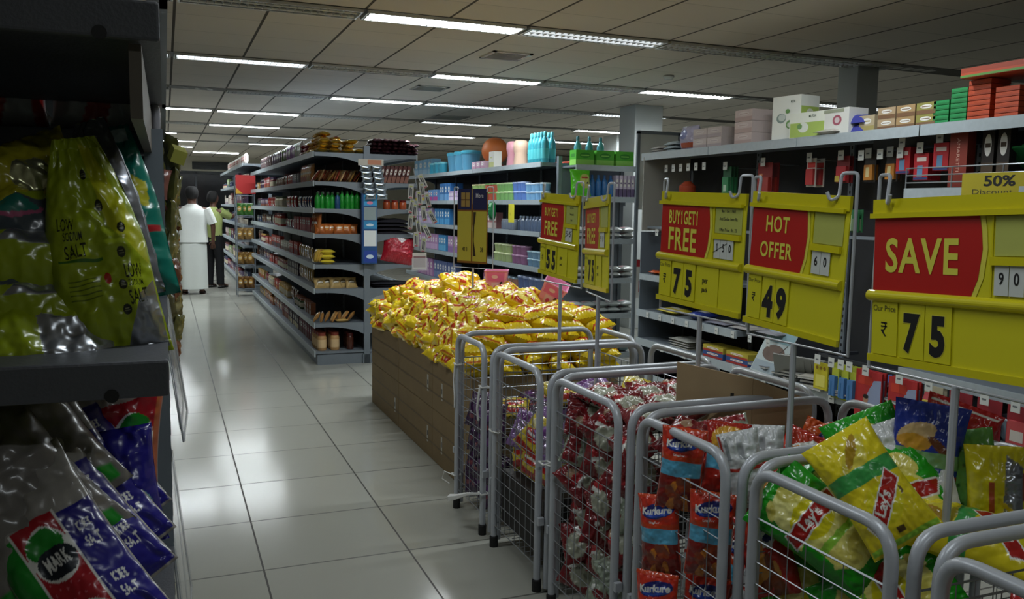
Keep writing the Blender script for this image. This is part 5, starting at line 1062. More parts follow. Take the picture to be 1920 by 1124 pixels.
RY = [bag_mesh('red_yellow_packet', .17, .17, .07, film('#c9b23a'), [(film('#b5201f'), 'ell', .1, .0, .65, .35), (WT, 'rect', -.4, -.08, .5, .08), (film('#d8d0a0'), 'ell', -.3, .6, .4, .2), (film('#9a2420'), 'rect', -.95, -.9, .95, -.55)], seed=s, crumple=.011) for s in (77, 78)]
VIO = bag_mesh('violet_packet', .16, .17, .06, film('#8a6aa0'), [(foil('#b9a8c8'), 'ell', 0, 0, .6, .5), (film('#6a3a7a'), 'rect', -.8, .5, .8, .8)], seed=79, crumple=.013)
rS = random.Random(9)
def pile(meshes, name, label, cat, xr, yr, zr, nx, ny, nz, face='aisle', group=None, sz=None, j=.5, lean=-18):
    for k in range(nz):
        for j_ in range(ny):
            for i in range(nx):
                x = xr[0]+(xr[1]-xr[0])*(i+.5)/nx; y = yr[0]+(yr[1]-yr[0])*(j_+.5)/ny; z = zr[0]+(zr[1]-zr[0])*(k+.5)/nz
                if face == 'aisle': M = orient(-90+35*j+rS.uniform(-35, 35)*j, lean+rS.uniform(-15, 15)*j, rS.uniform(-60, 60)*j)
                else: M = orient(rS.uniform(-80, 0), -70+rS.uniform(-22, 22)*j, rS.uniform(-90, 90)*j)
                place(meshes[rS.randrange(len(meshes))], name, (x+rS.uniform(-.01, .01), y+rS.uniform(-.02, .02), z+rS.uniform(-.012, .012)), M=M, label=label, cat=cat, group=group or label)
# cage one
pile(PUR, 'purple_packet', 'dark purple packet against the aisle side of the first cage', 'packet', (1.38, 1.45), (3.63, 3.98), (.12, .56), 1, 3, 4)
pile(PUR+[RY[0]], 'purple_packet', 'purple packet inside the top of the first cage', 'packet', (1.44, 2.05), (3.63, 3.98), (.52, .60), 4, 2, 1, 'top')
# cage two: half empty below
pile([RY[0], RY[1], VIO], 'red_yellow_packet', 'red and yellow packet in the second cage, leaning against its aisle side', 'packet', (1.39, 1.47), (2.99, 3.45), (.42, .60), 1, 3, 2)
pile([VIO, RY[0]], 'violet_packet', 'violet or red-yellow packet heaped inside the second cage', 'packet', (1.50, 2.05), (3.0, 3.44), (.60, .74), 3, 2, 2, 'top')
o = MB().box(CX0+.03, CX1-.03, 2.99, 3.45, .30, .36, paint('#241d1c')).box(CX0+.03, CX1-.03, 2.99, 3.45, .12, .30, paint('#1b1717')).build('dark_box_or_fill', bevel=.004); tag(o, 'dark block put in for the shade in the empty bottom of the second cage', 'carton')  # dark block added where the cage is empty and lies in shade
# cage three
pile(MARO+[CREAM], 'maroon_bag', 'maroon and cream bag pressed against the aisle side of the third cage', 'bag', (1.39, 1.46), (2.36, 2.84), (.11, .80), 1, 3, 6, j=1.3)
pile(MARO, 'maroon_bag', 'maroon bag on the crest of the third cage', 'bag', (1.42, 2.06), (2.36, 2.84), (.79, .86), 4, 3, 1, 'top')
pile([CREAM, MARO[0]], 'maroon_bag', 'maroon or cream bag on the far side of the third cage', 'bag', (1.6, 2.06), (2.40, 2.80), (.68, .76), 3, 2, 1, 'top')
# folded board standing in the back of the third cage
t = thing('cardboard_sheet', 'brown folded cardboard sheet standing between the third and fourth cages behind the bags', 'cardboard', (1.85, 2.42, .62))
p0, p1, p2 = Vector((1.60, 2.44)), Vector((1.83, 2.33)), Vector((2.06, 2.30))
for a, b, h0, h1, nm_ in ((p0, p1, 1.005, .955, 'left_leaf'), (p1, p2, .955, .87, 'right_leaf')):
    d = (b-a).normalized(); nrm = Vector((-d.y, d.x))*.004; q = Vector((1.85, 2.42)); mb = MB()
    lo = [(a-nrm-q, .62-.62), (b-nrm-q, 0), (b+nrm-q, 0), (a+nrm-q, 0)]; hi = [(a-nrm-q, h0-.62), (b-nrm-q, h1-.62), (b+nrm-q, h1-.62), (a+nrm-q, h0-.62)]
    vs = [(v.x, v.y, z) for v, z in lo+hi]
    mb.raw(vs, [(0, 3, 2, 1), (4, 5, 6, 7), (0, 1, 5, 4), (1, 2, 6, 5), (2, 3, 7, 6), (3, 0, 4, 7)], M_KRAFT)
    if nm_ == 'left_leaf':
        mid = (a+b)/2-q+d*.06-Vector((-d.y, d.x))*.0
        for z in (.27, .245): mb.raw([(mid.x-d.x*.006+nrm.x*-1.15, mid.y-d.y*.006-nrm.y*1.15, z), (mid.x+d.x*.006-nrm.x*1.15, mid.y+d.y*.006-nrm.y*1.15, z), (mid.x+d.x*.006-nrm.x*1.15, mid.y+d.y*.006-nrm.y*1.15, z+.014), (mid.x-d.x*.006-nrm.x*1.15, mid.y-d.y*.006-nrm.y*1.15, z+.014)], [(0, 1, 2, 3)], paint('#2a2218'))
    mb.build(nm_, t)
def B(me, name, px, py, Y, lab, cat='bag', dyaw=0, pitch=-15, roll=0, group=None):
    p = at(px, py, Y=Y); return place(me, name, p, M=facing(p, dyaw, pitch, roll), label=lab, cat=cat, group=group)
# cage four
w4 = 'in the HOT OFFER cage'
B(KUR[0], 'corn_puff_bag', 1277, 880, 2.02, 'red, blue-banded corn snack bag standing highest at the left '+w4, dyaw=-8, pitch=-4, roll=3)
B(KUR[1], 'corn_puff_bag', 1332, 1003, 1.89, 'red, blue-banded corn snack bag, middle of the wire side, '+w4, dyaw=-4, pitch=-3, roll=2)
B(KUR[0], 'corn_puff_bag', 1238, 1005, 2.06, 'red, blue-banded corn snack bag left of the middle one '+w4, dyaw=-22, pitch=-3, roll=-6)
B(KUR[1], 'corn_puff_bag', 1232, 1150, 2.02, 'lower left corn snack bag seen through the wires '+w4, dyaw=-20, pitch=-3, roll=-3)
B(KUR[0], 'corn_puff_bag', 1318, 1155, 1.93, 'lower right corn snack bag seen through the wires '+w4, dyaw=-10, pitch=-3, roll=5)
pile(KUR+[WHB], 'corn_puff_bag', 'corn snack bag low down behind the wires of the fourth cage', 'bag', (1.47, 1.56), (1.80, 2.20), (.12, .56), 1, 3, 2)
pile(KUR+[MIX], 'corn_puff_bag', 'snack bag lying in the middle of the fourth cage under the upright ones', 'bag', (1.6, 2.0), (1.83, 2.18), (.60, .68), 3, 2, 1, 'top')
B(NOO, 'noodle_snack_bag', 1362, 860, 2.0, 'bag showing pale yellow noodles above a blue band, behind the hoop', dyaw=10, pitch=-12, roll=5)
B(MIX, 'mixed_snack_bag', 1362, 912, 2.0, 'dark red bag with a yellow puff, right of the highest corn snack bag', dyaw=5, pitch=-15, roll=-18)
B(WHB, 'silver_white_bag', 1432, 868, 1.98, 'silver-white bag with a red cross band standing above the fourth cage', dyaw=0, pitch=-8, roll=-3)
B(WHB, 'silver_white_bag', 1395, 880, 1.94, 'silver-white bag with a red stripe, tucked left of the taller white one', dyaw=14, pitch=-8, roll=-12)
B(MIX, 'mixed_snack_bag', 1492, 870, 1.98, 'red and white bag printed with fried snacks right of the silver-white bag', dyaw=-5, pitch=-28, roll=20)
B(MIX, 'mixed_snack_bag', 1462, 930, 1.86, 'bag of brown nuts showing under the hoop of the fifth cage', dyaw=-5, pitch=-30, roll=8)
B(ORB, 'orange_bag', 1525, 840, 2.08, 'bright orange bag at the back, left', dyaw=5, pitch=-20, roll=25)
B(ORB, 'orange_bag', 1562, 845, 2.02, 'bright orange bag at the back, right of the other orange one', dyaw=0, pitch=-15, roll=-20)
B(MARO[0], 'maroon_bag', 1290, 828, 2.12, 'maroon bag lying flat at the back of the fourth cage, left', pitch=-60, roll=30)
B(CREAM, 'maroon_bag', 1365, 822, 2.12, 'cream and maroon bag lying flat at the back of the fourth cage', pitch=-55, roll=-20)
# cage five
w5 = 'in the SAVE sign cage'
B(LAYG[0], 'chip_bag', 1540, 988, 1.60, 'big green and yellow chip bag lying nearest the wires '+w5, dyaw=0, pitch=-22, roll=-60)
B(LAYG[1], 'chip_bag', 1568, 912, 1.70, 'green chip bag lying just behind the nearest one, its red logo tilted', dyaw=4, pitch=-34, roll=42)
B(LAYY, 'chip_bag', 1632, 915, 1.50, 'yellow chip bag with a green tape band, tip up, '+w5, dyaw=6, pitch=-24, roll=-36)
B(LAYG[1], 'chip_bag', 1706, 948, 1.545, 'green and yellow chip bag half hidden right of the green-banded yellow bag', dyaw=-6, pitch=-20, roll=-28)
B(WHB, 'silver_white_bag', 1760, 960, 1.50, 'white and red bag showing its edge right of the chip bags', dyaw=-14, pitch=-18, roll=-24)
B(LAYG[0], 'chip_bag', 1652, 882, 1.68, 'green-tipped bag with a white edge, pointing up behind the green-banded yellow bag', dyaw=-8, pitch=-10, roll=-30)
B(WHB, 'silver_white_bag', 1672, 872, 1.62, 'white rounded bag edge between the green tip and the blue bag', dyaw=-16, pitch=-10, roll=-28)
B(BLU, 'crisp_bag', 1733, 862, 1.56, 'blue crisp bag with a pale green band and a bowl of yellow dip', dyaw=2, pitch=-6, roll=5)
B(REDB, 'red_bag', 1785, 830, 1.62, 'glossy red bag behind the blue crisp bag', dyaw=-8, pitch=-8, roll=14)
B(LAYG[1], 'chip_bag', 1560, 1140, 1.62, 'green chip bag low behind the wires '+w5, dyaw=-5, pitch=-10, roll=-60)
B(LAYG[0], 'chip_bag', 1660, 1120, 1.48, 'green chip bag low at the right behind the hoop '+w5, dyaw=-5, pitch=-10, roll=50)
B(MIX, 'mixed_snack_bag', 1440, 1040, 1.72, 'red snack bag in the far corner '+w5, dyaw=0, pitch=-10, roll=-15)
pile([LAYG[0], MIX], 'chip_bag', 'chip bag lying deep in the fifth cage', 'bag', (1.5, 1.98), (1.30, 1.62), (.42, .50), 2, 1, 1, 'top')
GDOT = bag_mesh('dotted_green_bag', .16, .26, .09, film('#5f9a4a'), [(film('#2a5a2a'), 'ell', -.6+.3*(i % 5), -.7+.35*(i//5), .06, .03) for i in range(25)], seed=80, crumple=.006)
B(GDOT, 'dotted_green_bag', 1815, 905, 1.50, 'light green bag with dark dots right of the sign pole', dyaw=0, pitch=-8, roll=-15)
# cage six
B(YSB, 'tall_yellow_bag', 1868, 925, 1.42, 'tall yellow and silver bag standing at the right edge', dyaw=5, pitch=-5, roll=-4)
B(LAYY, 'chip_bag', 1835, 1010, 1.36, 'yellow bag lying under the tall yellow and silver one', dyaw=0, pitch=-65, roll=-80)
w7 = 'in the dim corner cage'
def B7(me, name, x, y, z, lab, yaw, pitch, roll): place(me, name, (x, y, z), M=orient(yaw, pitch, roll), label=lab+' '+w7, cat='bag')
B7(REDB, 'red_bag', 1.45, .98, .72, 'red bag low between the last hoops', -60, -25, 10)
B7(LAYY, 'chip_bag', 1.56, .90, .80, 'yellow chip bag', -50, -65, 50)
B7(LAYG[0], 'chip_bag', 1.80, .95, .76, 'green chip bag farthest from the aisle', -60, -70, 40)
B7(MIX, 'mixed_snack_bag', 1.62, .78, .72, 'red and brown snack bag', -50, -50, -30)
B7(ORB, 'orange_bag', 1.42, .80, .68, 'orange bag', -50, -50, 60)
B7(WHB, 'silver_white_bag', 1.72, 1.0, .83, 'silver-white bag with a green neighbour', -40, -60, -40)
pile(KUR, 'corn_puff_bag', 'corn snack bag deep in the dim corner cage', 'bag', (1.42, 2.0), (.72, 1.08), (.50, .58), 3, 2, 1, 'top')

# ------------------------------------------------------------------ shelf unit at the left, beside the photographer
UX = -.003
def left_unit():
    t = thing('shelf_end_unit', 'dark grey shelf unit at the left edge holding salt packets, very close', 'shelving', (-.45, 1.35, 0))
    ox, oy = .45, -1.35; sd = M_STEELD; sg = mat('shelf_mid_grey', S('#54565b'), .5, .2, bump=.08, bscale=220, vary=.1)
    def L(z, y0, y1, th, nm_='shelf', x0=-.95, x1=0.):
        o = MB().box(x0+ox, x1+ox, y0+oy+.012, y1+oy, z-.02, z, sg).build(nm_, t)
        f = MB().box(x0+ox, x1+ox, y0+oy, y0+oy+.012, z-th, z+.003, sg).build('fascia', o, bevel=.003)
        if nm_ == 'shelf': MB().lathe([(.007, -.001), (.007, .0015)], M_BLACK, 12).build('slot', o).matrix_local = Matrix.Translation((-.055+ox if th < .05 else -.06+ox, y0+oy-.0005, z-th+.004)) @ Matrix.Rotation(PI/2, 4, 'X')
        return o
    L(1.349, .95, 1.62, .036); L(1.712, .95, 1.74, .036); L(1.640, 1.70, 2.1, .038); L(.90, .95, 1.62, .04)
    # bay side brackets and the back posts
    MB().box(-.03+ox, -.018+ox, .97+oy, 1.74+oy, 1.60, 1.675, mat('bracket_beige', S('#5a5347'), .5)).build('side_rail', t)
    MB().box(-.95+ox, -.01+ox, 1.735+oy, 1.745+oy, .1, 1.60, sd).build('back_panel', t)
    MB().box(-.03+ox, .0+ox, 1.60+oy, 1.66+oy, .0, 1.64, M_STEEL).build('upright', t)
    mb = MB()
    for k in range(30): mb.box(-.0305+ox, .0005+ox, 1.618+oy, 1.63+oy, .15+.05*k, .175+.05*k, M_BLACK)
    mb.build('upright_slots', t)
    MB().box(-.95+ox, -.93+ox, .96+oy, 1.74+oy, 0, 1.75, sd).build('side_panel', t)
    MB().box(-.95+ox, -.0+ox, .97+oy, 1.7+oy, 0, .1, sd).build('kick_plate', t)
    # framed grey header panels above, along the aisle
    for y0, y1 in ((.98, 2.0), (2.02, 3.1)):
        o = MB().box(-.012+ox, .0+ox, y0+oy, y1+oy, 1.72, 2.02, mat('header_grey', S('#9a9c9c'), .5)).build('header_panel', t)
        mb = MB()
        for a, b, c, d in ((y0, y1, 1.72, 1.745), (y0, y1, 1.995, 2.02), (y0, y0+.03, 1.72, 2.02), (y1-.03, y1, 1.72, 2.02)): mb.box(.0+ox, .008+ox, a+oy, b+oy, c, d, M_STEEL)
        mb.build('header_frame', o)
    clear = mat('acrylic', S('#c9ccd0'), .12, alpha=.33, coat=.5)
    for y0, y1, z0, z1 in ((1.68, 2.06, 1.04, 1.36), (1.68, 2.1, .60, 1.0), (1.68, 2.1, .1, .56), (2.14, 2.6, .95, 1.25), (2.14, 2.6, .3, .85)):
        a = [(-.012, y0, z1), (.022, y0, z0+.03), (.036, y1, z0), (.0, y1, z1-.06)]; mb = MB()
        mb.raw([(x+ox, y+oy, z) for x, y, z in a]+[(x+ox+.004, y+oy, z) for x, y, z in a], [(0, 1, 2, 3), (7, 6, 5, 4), (0, 4, 5, 1), (1, 5, 6, 2), (2, 6, 7, 3), (3, 7, 4, 0)], clear); mb.build('acrylic_panel', t)
        MB().tube([(x+ox, y+oy, z) for x, y, z in a], .0022, paint('#b4b8bc', .2), 5, closed=True).build('acrylic_edge', t)
    return t
left_unit()
gondola('left-hand run of grey shelving that continues down the aisle behind the salt packets', 2.12, 11.8, -.02, .5, [.13, .5, .85, 1.2, 1.6, 1.95], top=1.98, side=-1, uprights=1.2, rail=.03)
rL = random.Random(2)
for ti, z in enumerate((.13, .5, .85, 1.2)):
    run(pouch(['#6a6a52', '#7a5a4a', '#8a8a8a', '#6a7a5a'][ti], '#b8a88a', .16, .24, .07, 50+ti), 'grocery_pouch', ['olive', 'brown', 'grey', 'moss'][ti]+' grocery pouch facing the aisle', 'pouch', 'on the %s shelf of the left-hand run' % TN[ti], -.085, 2.3, .19, 24, z, rz=PI/2)
# strips of hanging packets, olive and brown, along the left side of the aisle
HP = [bag_mesh('hanging_packet', .085, .13, .035, film(c), [(film(c2), 'ell', 0, .1, .5, .35)], seed=90+i, crumple=.008) for i, (c, c2) in enumerate((('#6a6a3a', '#8f8a5a'), ('#7a4a32', '#9a6a4a'), ('#77704a', '#a8a070')))]
for j in range(10):
    y = 2.9+.42*j
    t = thing('packet_strip', 'strip of olive and brown packets hanging from the left-hand shelves, %s from the camera' % ORD[j], 'packet strip', (.02 if j < 2 else .03, y, 0))
    MB().box(-.001, .001, -.008, .008, 1.2 if j < 2 else .85, 1.74, M_WHITE).build('strip_tape', t)
    for k in range(5 if j < 2 else 9):
        place(HP[(k+j) % 3 if k > 2 else 0], 'packet', (rL.uniform(-.012, .006), .0, 1.66-.095*k), M=orient(PI/2*57.3*0+90+rL.uniform(-50, 30), rL.uniform(-12, 12), rL.uniform(-20, 20)), parent=t)
o = MB().box(-.02, .02, -.035, .035, -.02, .02, paint('#a8a84a')).build('yellow_box'); o.location = (.04, 2.80, 1.66); o.rotation_euler = (.3, .3, .2); tag(o, 'small olive-yellow box at the top of the first hanging strip', 'box')
me = bag_mesh('packet', .05, .065, .02, film('#8a5a50'), [(film('#c8b8b0'), 'rect', -.5, -.2, .5, .4)], seed=93, crumple=.006)
place(me, 'packet', (-.012, 1.98, 1.555), M=orient(-20, -10, 8), label='small pinkish packet hanging under the corner of the back shelf', cat='packet')
place(me, 'packet', (-.028, 1.98, 1.50), M=orient(-30, 10, 50), label='small pinkish packet tucked lower left under the back shelf', cat='packet')
me = bag_mesh('packet', .035, .06, .02, film('#d0a0a0'), [(film('#e0d8d4'), 'rect', -.6, -.8, .6, .1)], seed=94, crumple=.006)
place(me, 'packet', at(288, 480, Y=1.66), M=orient(-10, -10, 20), label='pale pink packet corner beside the salt packets', cat='packet')
# red and white packs on the back shelf
rw = [(film('#a82420'), 'poly', [(-.4, -.9), (.1, -.9), (.4, .9), (-.1, .9)]), (film('#a82420'), 'rect', .75, -.95, .98, .95)]
me = bag_mesh('long_pack', .17, .10, .06, film('#b4b4b4'), rw, seed=95, crumple=.005)
for i in range(5):
    place(me, 'long_pack', (-.105-.165*i, 1.76, 1.690), (0, 0, 0), '%s red and white pack lying on the back shelf above the salt' % ['rightmost', 'second', 'third', 'fourth', 'fifth'][i], 'pack')
for i, c in enumerate(('#8a8a90', '#a8522a', '#3a3a5a')): 
    place(bottle(c, '#3a3a44', .009, .07), 'small_tube', (-.012-.0*i, 1.72+.03*i, 1.642), (0, 0, 0), '%s small tube at the right end of the back shelf' % ['grey', 'orange', 'navy'][i], 'tube')

# salt packets
SLT = film('#97a81c'); BK = film('#20240c'); SIL = foil('#a9adb2')
def badge(x, y, r=.085): return [(BK, 'ell', x, y, r, r*.55), (film('#8a8a60'), 'rect', x-r*.6, y-.012, x+r*.6, y-.004), (film('#8a8a60'), 'rect', x-r*.5, y+.008, x+r*.5, y+.014)]
salt = [(film('#b5b81f'), 'poly', [(.1, .95), (.5, .9), (.95, .1), (.95, -.2), (.3, .2)]), (SIL, 'poly', [(.15, -.95), (.95, -.95), (.95, -.35), (.62, -.42), (.3, -.75)]), (SIL, 'poly', [(-.8, -.95), (-.5, -.95), (-.7, -.8)])]
for (x, y) in ((.02, .66), (.22, .38), (.55, .16), (.42, -.05), (.32, -.33), (.3, -.55)): salt += badge(x, y)
salt += [(BK, 'text', 'LOW', -.58, .245, .11, -.05, .01, 1.0), (BK, 'text', 'SODIUM', -.46, .14, .065, -.03, .01, 1.15), (BK, 'text', 'SALT', -.44, .015, .13, .02, .01, 1.1), (film('#3a6a1a'), 'rect', -.8, -.085, .05, -.06),
 (BK, 'text', 'LOW', .58, -.22, .12, -.04, .01, .9), (BK, 'text', 'SODIUM', .58, -.325, .06, -.03, .01, .95), (BK, 'text', 'SALT', .58, -.45, .13, .04, .01, .95), (film('#a8281c'), 'ell', .06, -.26, .07, .05)]
salt += [(film('#5a6a14'), 'rect', -.7, -.25-.04*i, -.1, -.24-.04*i) for i in range(5)]
me = bag_mesh('salt_packet', .118, .262, .06, SLT, salt, back=SLT, seed=101, res=1500, taper=.62, crumple=.007)
def sp(m_, px, py, Y, yaw, pitch, roll, lab, nm_='salt_packet'):
    p = at(px, py, Y=Y); return place(m_, nm_, p, M=orient(yaw, pitch, roll), label=lab, cat='packet')
sp(me, 183, 470, 1.10, 6, -6, -9, 'tall lime green low sodium salt packet standing in front, printed twice with its name')
sil = bag_mesh('salt_packet', .09, .24, .06, foil('#9a9ea6'), [(film('#b8aeb4'), 'rect', -.4, -.8, .5, .8)]+[(film('#3a3a44'), 'rect', -.3, -.6+.12*i, .4, -.57+.12*i) for i in range(11)], seed=102, taper=.5, res=600, crumple=.007)
sp(sil, 208, 395, 1.22, -30, -5, -17, 'silver-grey packet squeezed behind the lime green one')
teal_ = bag_mesh('salt_packet', .10, .25, .06, film('#1c7a6a'), [(film('#b8b42a'), 'poly', [(.1, .5), (.9, .3), (.8, .0), (.2, .15)]), (film('#a8282c'), 'rect', -.1, -.28, .95, -.2), (film('#7fc0b8'), 'text', 'SODIUM', .3, -.08, .06, 0, .0, 1.0), (film('#c0d8d4'), 'rect', -.8, .8, .8, .95)], seed=103, taper=.5, res=600, crumple=.006)
sp(teal_, 240, 400, 1.34, -18, -6, -12, 'teal salt packet with a red line, last behind the silver one')
lie = bag_mesh('salt_packet', .21, .13, .08, SLT, [(SIL, 'poly', [(.25, -.9), (.95, -.6), (.9, .6), (.5, .2), (.1, .3)]), (film('#2a2a22'), 'poly', [(.3, .4), (.9, .6), (.9, .9), (.2, .9)])]+badge(-.55, -.2, .11), seed=104, res=600, crumple=.007)
lie2 = bag_mesh('salt_packet', .21, .14, .085, SLT, [(film('#4a5258'), 'poly', [(-.9, -.05), (.9, -.1), (.9, .6), (-.9, .55)]), (film('#b05a7a'), 'ell', -.35, .36, .65, .2), (film('#2f7a6a'), 'ell', -.3, .42, .55, .18), (SIL, 'poly', [(-.2, -.25), (.9, -.3), (.9, 0), (0, -.02)])]+badge(-.6, -.55, .1), seed=105, res=600, crumple=.007)
top_ = bag_mesh('salt_packet', .16, .14, .08, film('#a8a020'), [(foil('#b8b890'), 'ell', .2, .2, .3, .3), (film('#6a6a1a'), 'poly', [(-.9, -.9), (.5, -.9), (-.2, -.1)])], seed=106, res=600, crumple=.012)
sp(lie, 52, 640, 1.09, 4, -30, 2, 'lime green salt packet lying lowest at the left')
sp(lie2, 45, 552, 1.12, 3, -28, -3, 'lime green packet with a silver belly lying in the middle of the left pile')
sp(lie2, 30, 455, 1.13, 5, -28, 4, 'packet with a teal and pink oval lying high in the left pile')
sp(top_, 45, 375, 1.16, 10, -20, -25, 'crumpled yellow-green packet tip topping the left pile')
# iodised salt bags on the shelf below: film printed in green, red and blue blocks
TR = film('#9a9690'); RDs, GRs, BLs, DKs = film('#a81f2a'), film('#1f8a2c'), film('#231f7a'), film('#16202a')
iod = [(GRs, 'rect', -.97, -.97, -.52, .34), (RDs, 'rect', -.52, -.97, .30, .38), (BLs, 'rect', .30, -.97, .97, .34), (WT, 'rect', .28, -.97, .32, .4), (WT, 'rect', -.54, -.97, -.50, .38)]
iod += [(film('#c8606a'), 'ell', -.42+.11*i, -.9+.12*j+.03*(i % 2), .018, .012) for i in range(7) for j in range(10)]
iod += [(WT, 'ell', -.1, .03, .40, .27), (GRs, 'ell', -.12, .13, .33, .15), (DKs, 'ell', -.08, -.05, .36, .15), (WT, 'text', 'MARK', -.08, -.04, .13, .0, .03, .95)]
iod += [(WT, 'text', 'IODISED', .63, .12, .085, 0, .02, .62), (WT, 'text', 'SALT', .63, -.04, .11, 0, .03, .85), (WT, 'text', 'IODISED', .63, -.45, .085, 0, .02, .62), (WT, 'text', 'SALT', .63, -.6, .11, 0, .03, .85), (WT, 'ell', -.1, -.68, .36, .2), (DKs, 'ell', -.1, -.7, .32, .13), (WT, 'text', 'MARK', -.1, -.7, .11, .0, .03, .9)]
IOD = [bag_mesh('iodised_salt_bag', .125, .24, .055, TR, iod, back=TR, seed=s, res=750, crumple=.005) for s in (111, 112)]
iod2 = [(GRs, 'rect', -.6, -.6, -.1, .5), (RDs, 'poly', [(-.1, -.6), (.95, -.9), (.95, .75), (-.1, .5)]), (WT, 'ell', .55, .1, .36, .36, .5), (GRs, 'ell', .55, .22, .3, .22, .5), (DKs, 'ell', .5, -.12, .33, .13, .15), (film('#b5603a'), 'poly', [(.9, -.95), (1, -.95), (1, .95), (.9, .9)])]
IOD2 = bag_mesh('iodised_salt_bag', .15, .20, .075, film('#a89c94'), iod2, seed=113, res=700, crumple=.007)
BLB = bag_mesh('iodised_salt_bag', .09, .15, .06, BLs, [(WT, 'text', 'SALT', -.1, .45, .2, -.9, .02, .7), (film('#8ac0b0'), 'ell', .6, -.35, .25, .3, .3), (BLs, 'ell', .6, -.33, .18, .22, .3), (RDs, 'poly', [(.3, -.75), (.9, -.55), (.9, -.4)]), (RDs, 'rect', -.97, -.9, -.85, .9)], seed=114, res=800, crumple=.008)
w6 = 'iodised salt bag on the lower shelf, '
sp(IOD2, 195, 835, 1.24, -2, -8, 4, w6+'upright with a green leaf emblem', 'iodised_salt_bag')
sp(BLB, 230, 915, 1.16, -6, -10, -8, w6+'the dark blue one beneath the upright bag', 'iodised_salt_bag')
sp(IOD[0], 140, 850, 1.20, 2, -22, -30, w6+'the topmost of the slanting ones')
sp(IOD[1], 135, 905, 1.14, 2, -24, -32, w6+'second of the slanting ones from the top')
sp(IOD[0], 125, 965, 1.08, 0, -26, -34, w6+'third of the slanting ones from the top')
sp(IOD[1], 118, 1045, 1.02, -2, -28, -32, w6+'lowest slanting one at the bottom edge')
for o_ in bpy.data.objects:
    if o_.name.startswith('salt_packet') and o_.data.name.startswith('iodised'): o_.name = 'iodised_salt_bag'
plain = bag_mesh('iodised_salt_bag', .17, .2, .08, film('#77736e'), [(GRs, 'rect', -.9, -.9, .9, -.7)], seed=115, crumple=.009)
sp(plain, 30, 850, 1.12, 8, -25, -30, w6+'plain whitish back, upper one at far left', 'iodised_salt_bag')
sp(plain, 20, 950, 1.06, 8, -25, -35, w6+'plain whitish back, lower one at left', 'iodised_salt_bag')

# ------------------------------------------------------------------ people by the far shelves
SKIN = mat('skin', S('#5a3a2c'), .55, bump=.05, bscale=120); HAIR = mat('hair', S('#0a0909'), .85, bump=.4, bscale=150)
def loft(rings, m, n=28, fold=0., fn=7, open_=False, sd=0):
    mb = MB(); vs = []; k = len(rings)
    for j, (cx, cy, z, rx, ry) in enumerate(rings):
        for i in range(n):
            a = 2*PI*i/n; f = 1+fold*(math.sin(a*fn+sd+j*.25)*.6+noise.noise(Vector((math.cos(a)*2, math.sin(a)*2, z*4+sd))))
            vs.append((cx+rx*f*math.cos(a), cy+ry*f*math.sin(a), z))
    fs = [(j*n+i, j*n+(i+1) % n, (j+1)*n+(i+1) % n, (j+1)*n+i) for j in range(k-1) for i in range(n)]
    if not open_: fs += [tuple(range(n))[::-1], tuple((k-1)*n+i for i in range(n))]
    return mb.raw(vs, fs, m)
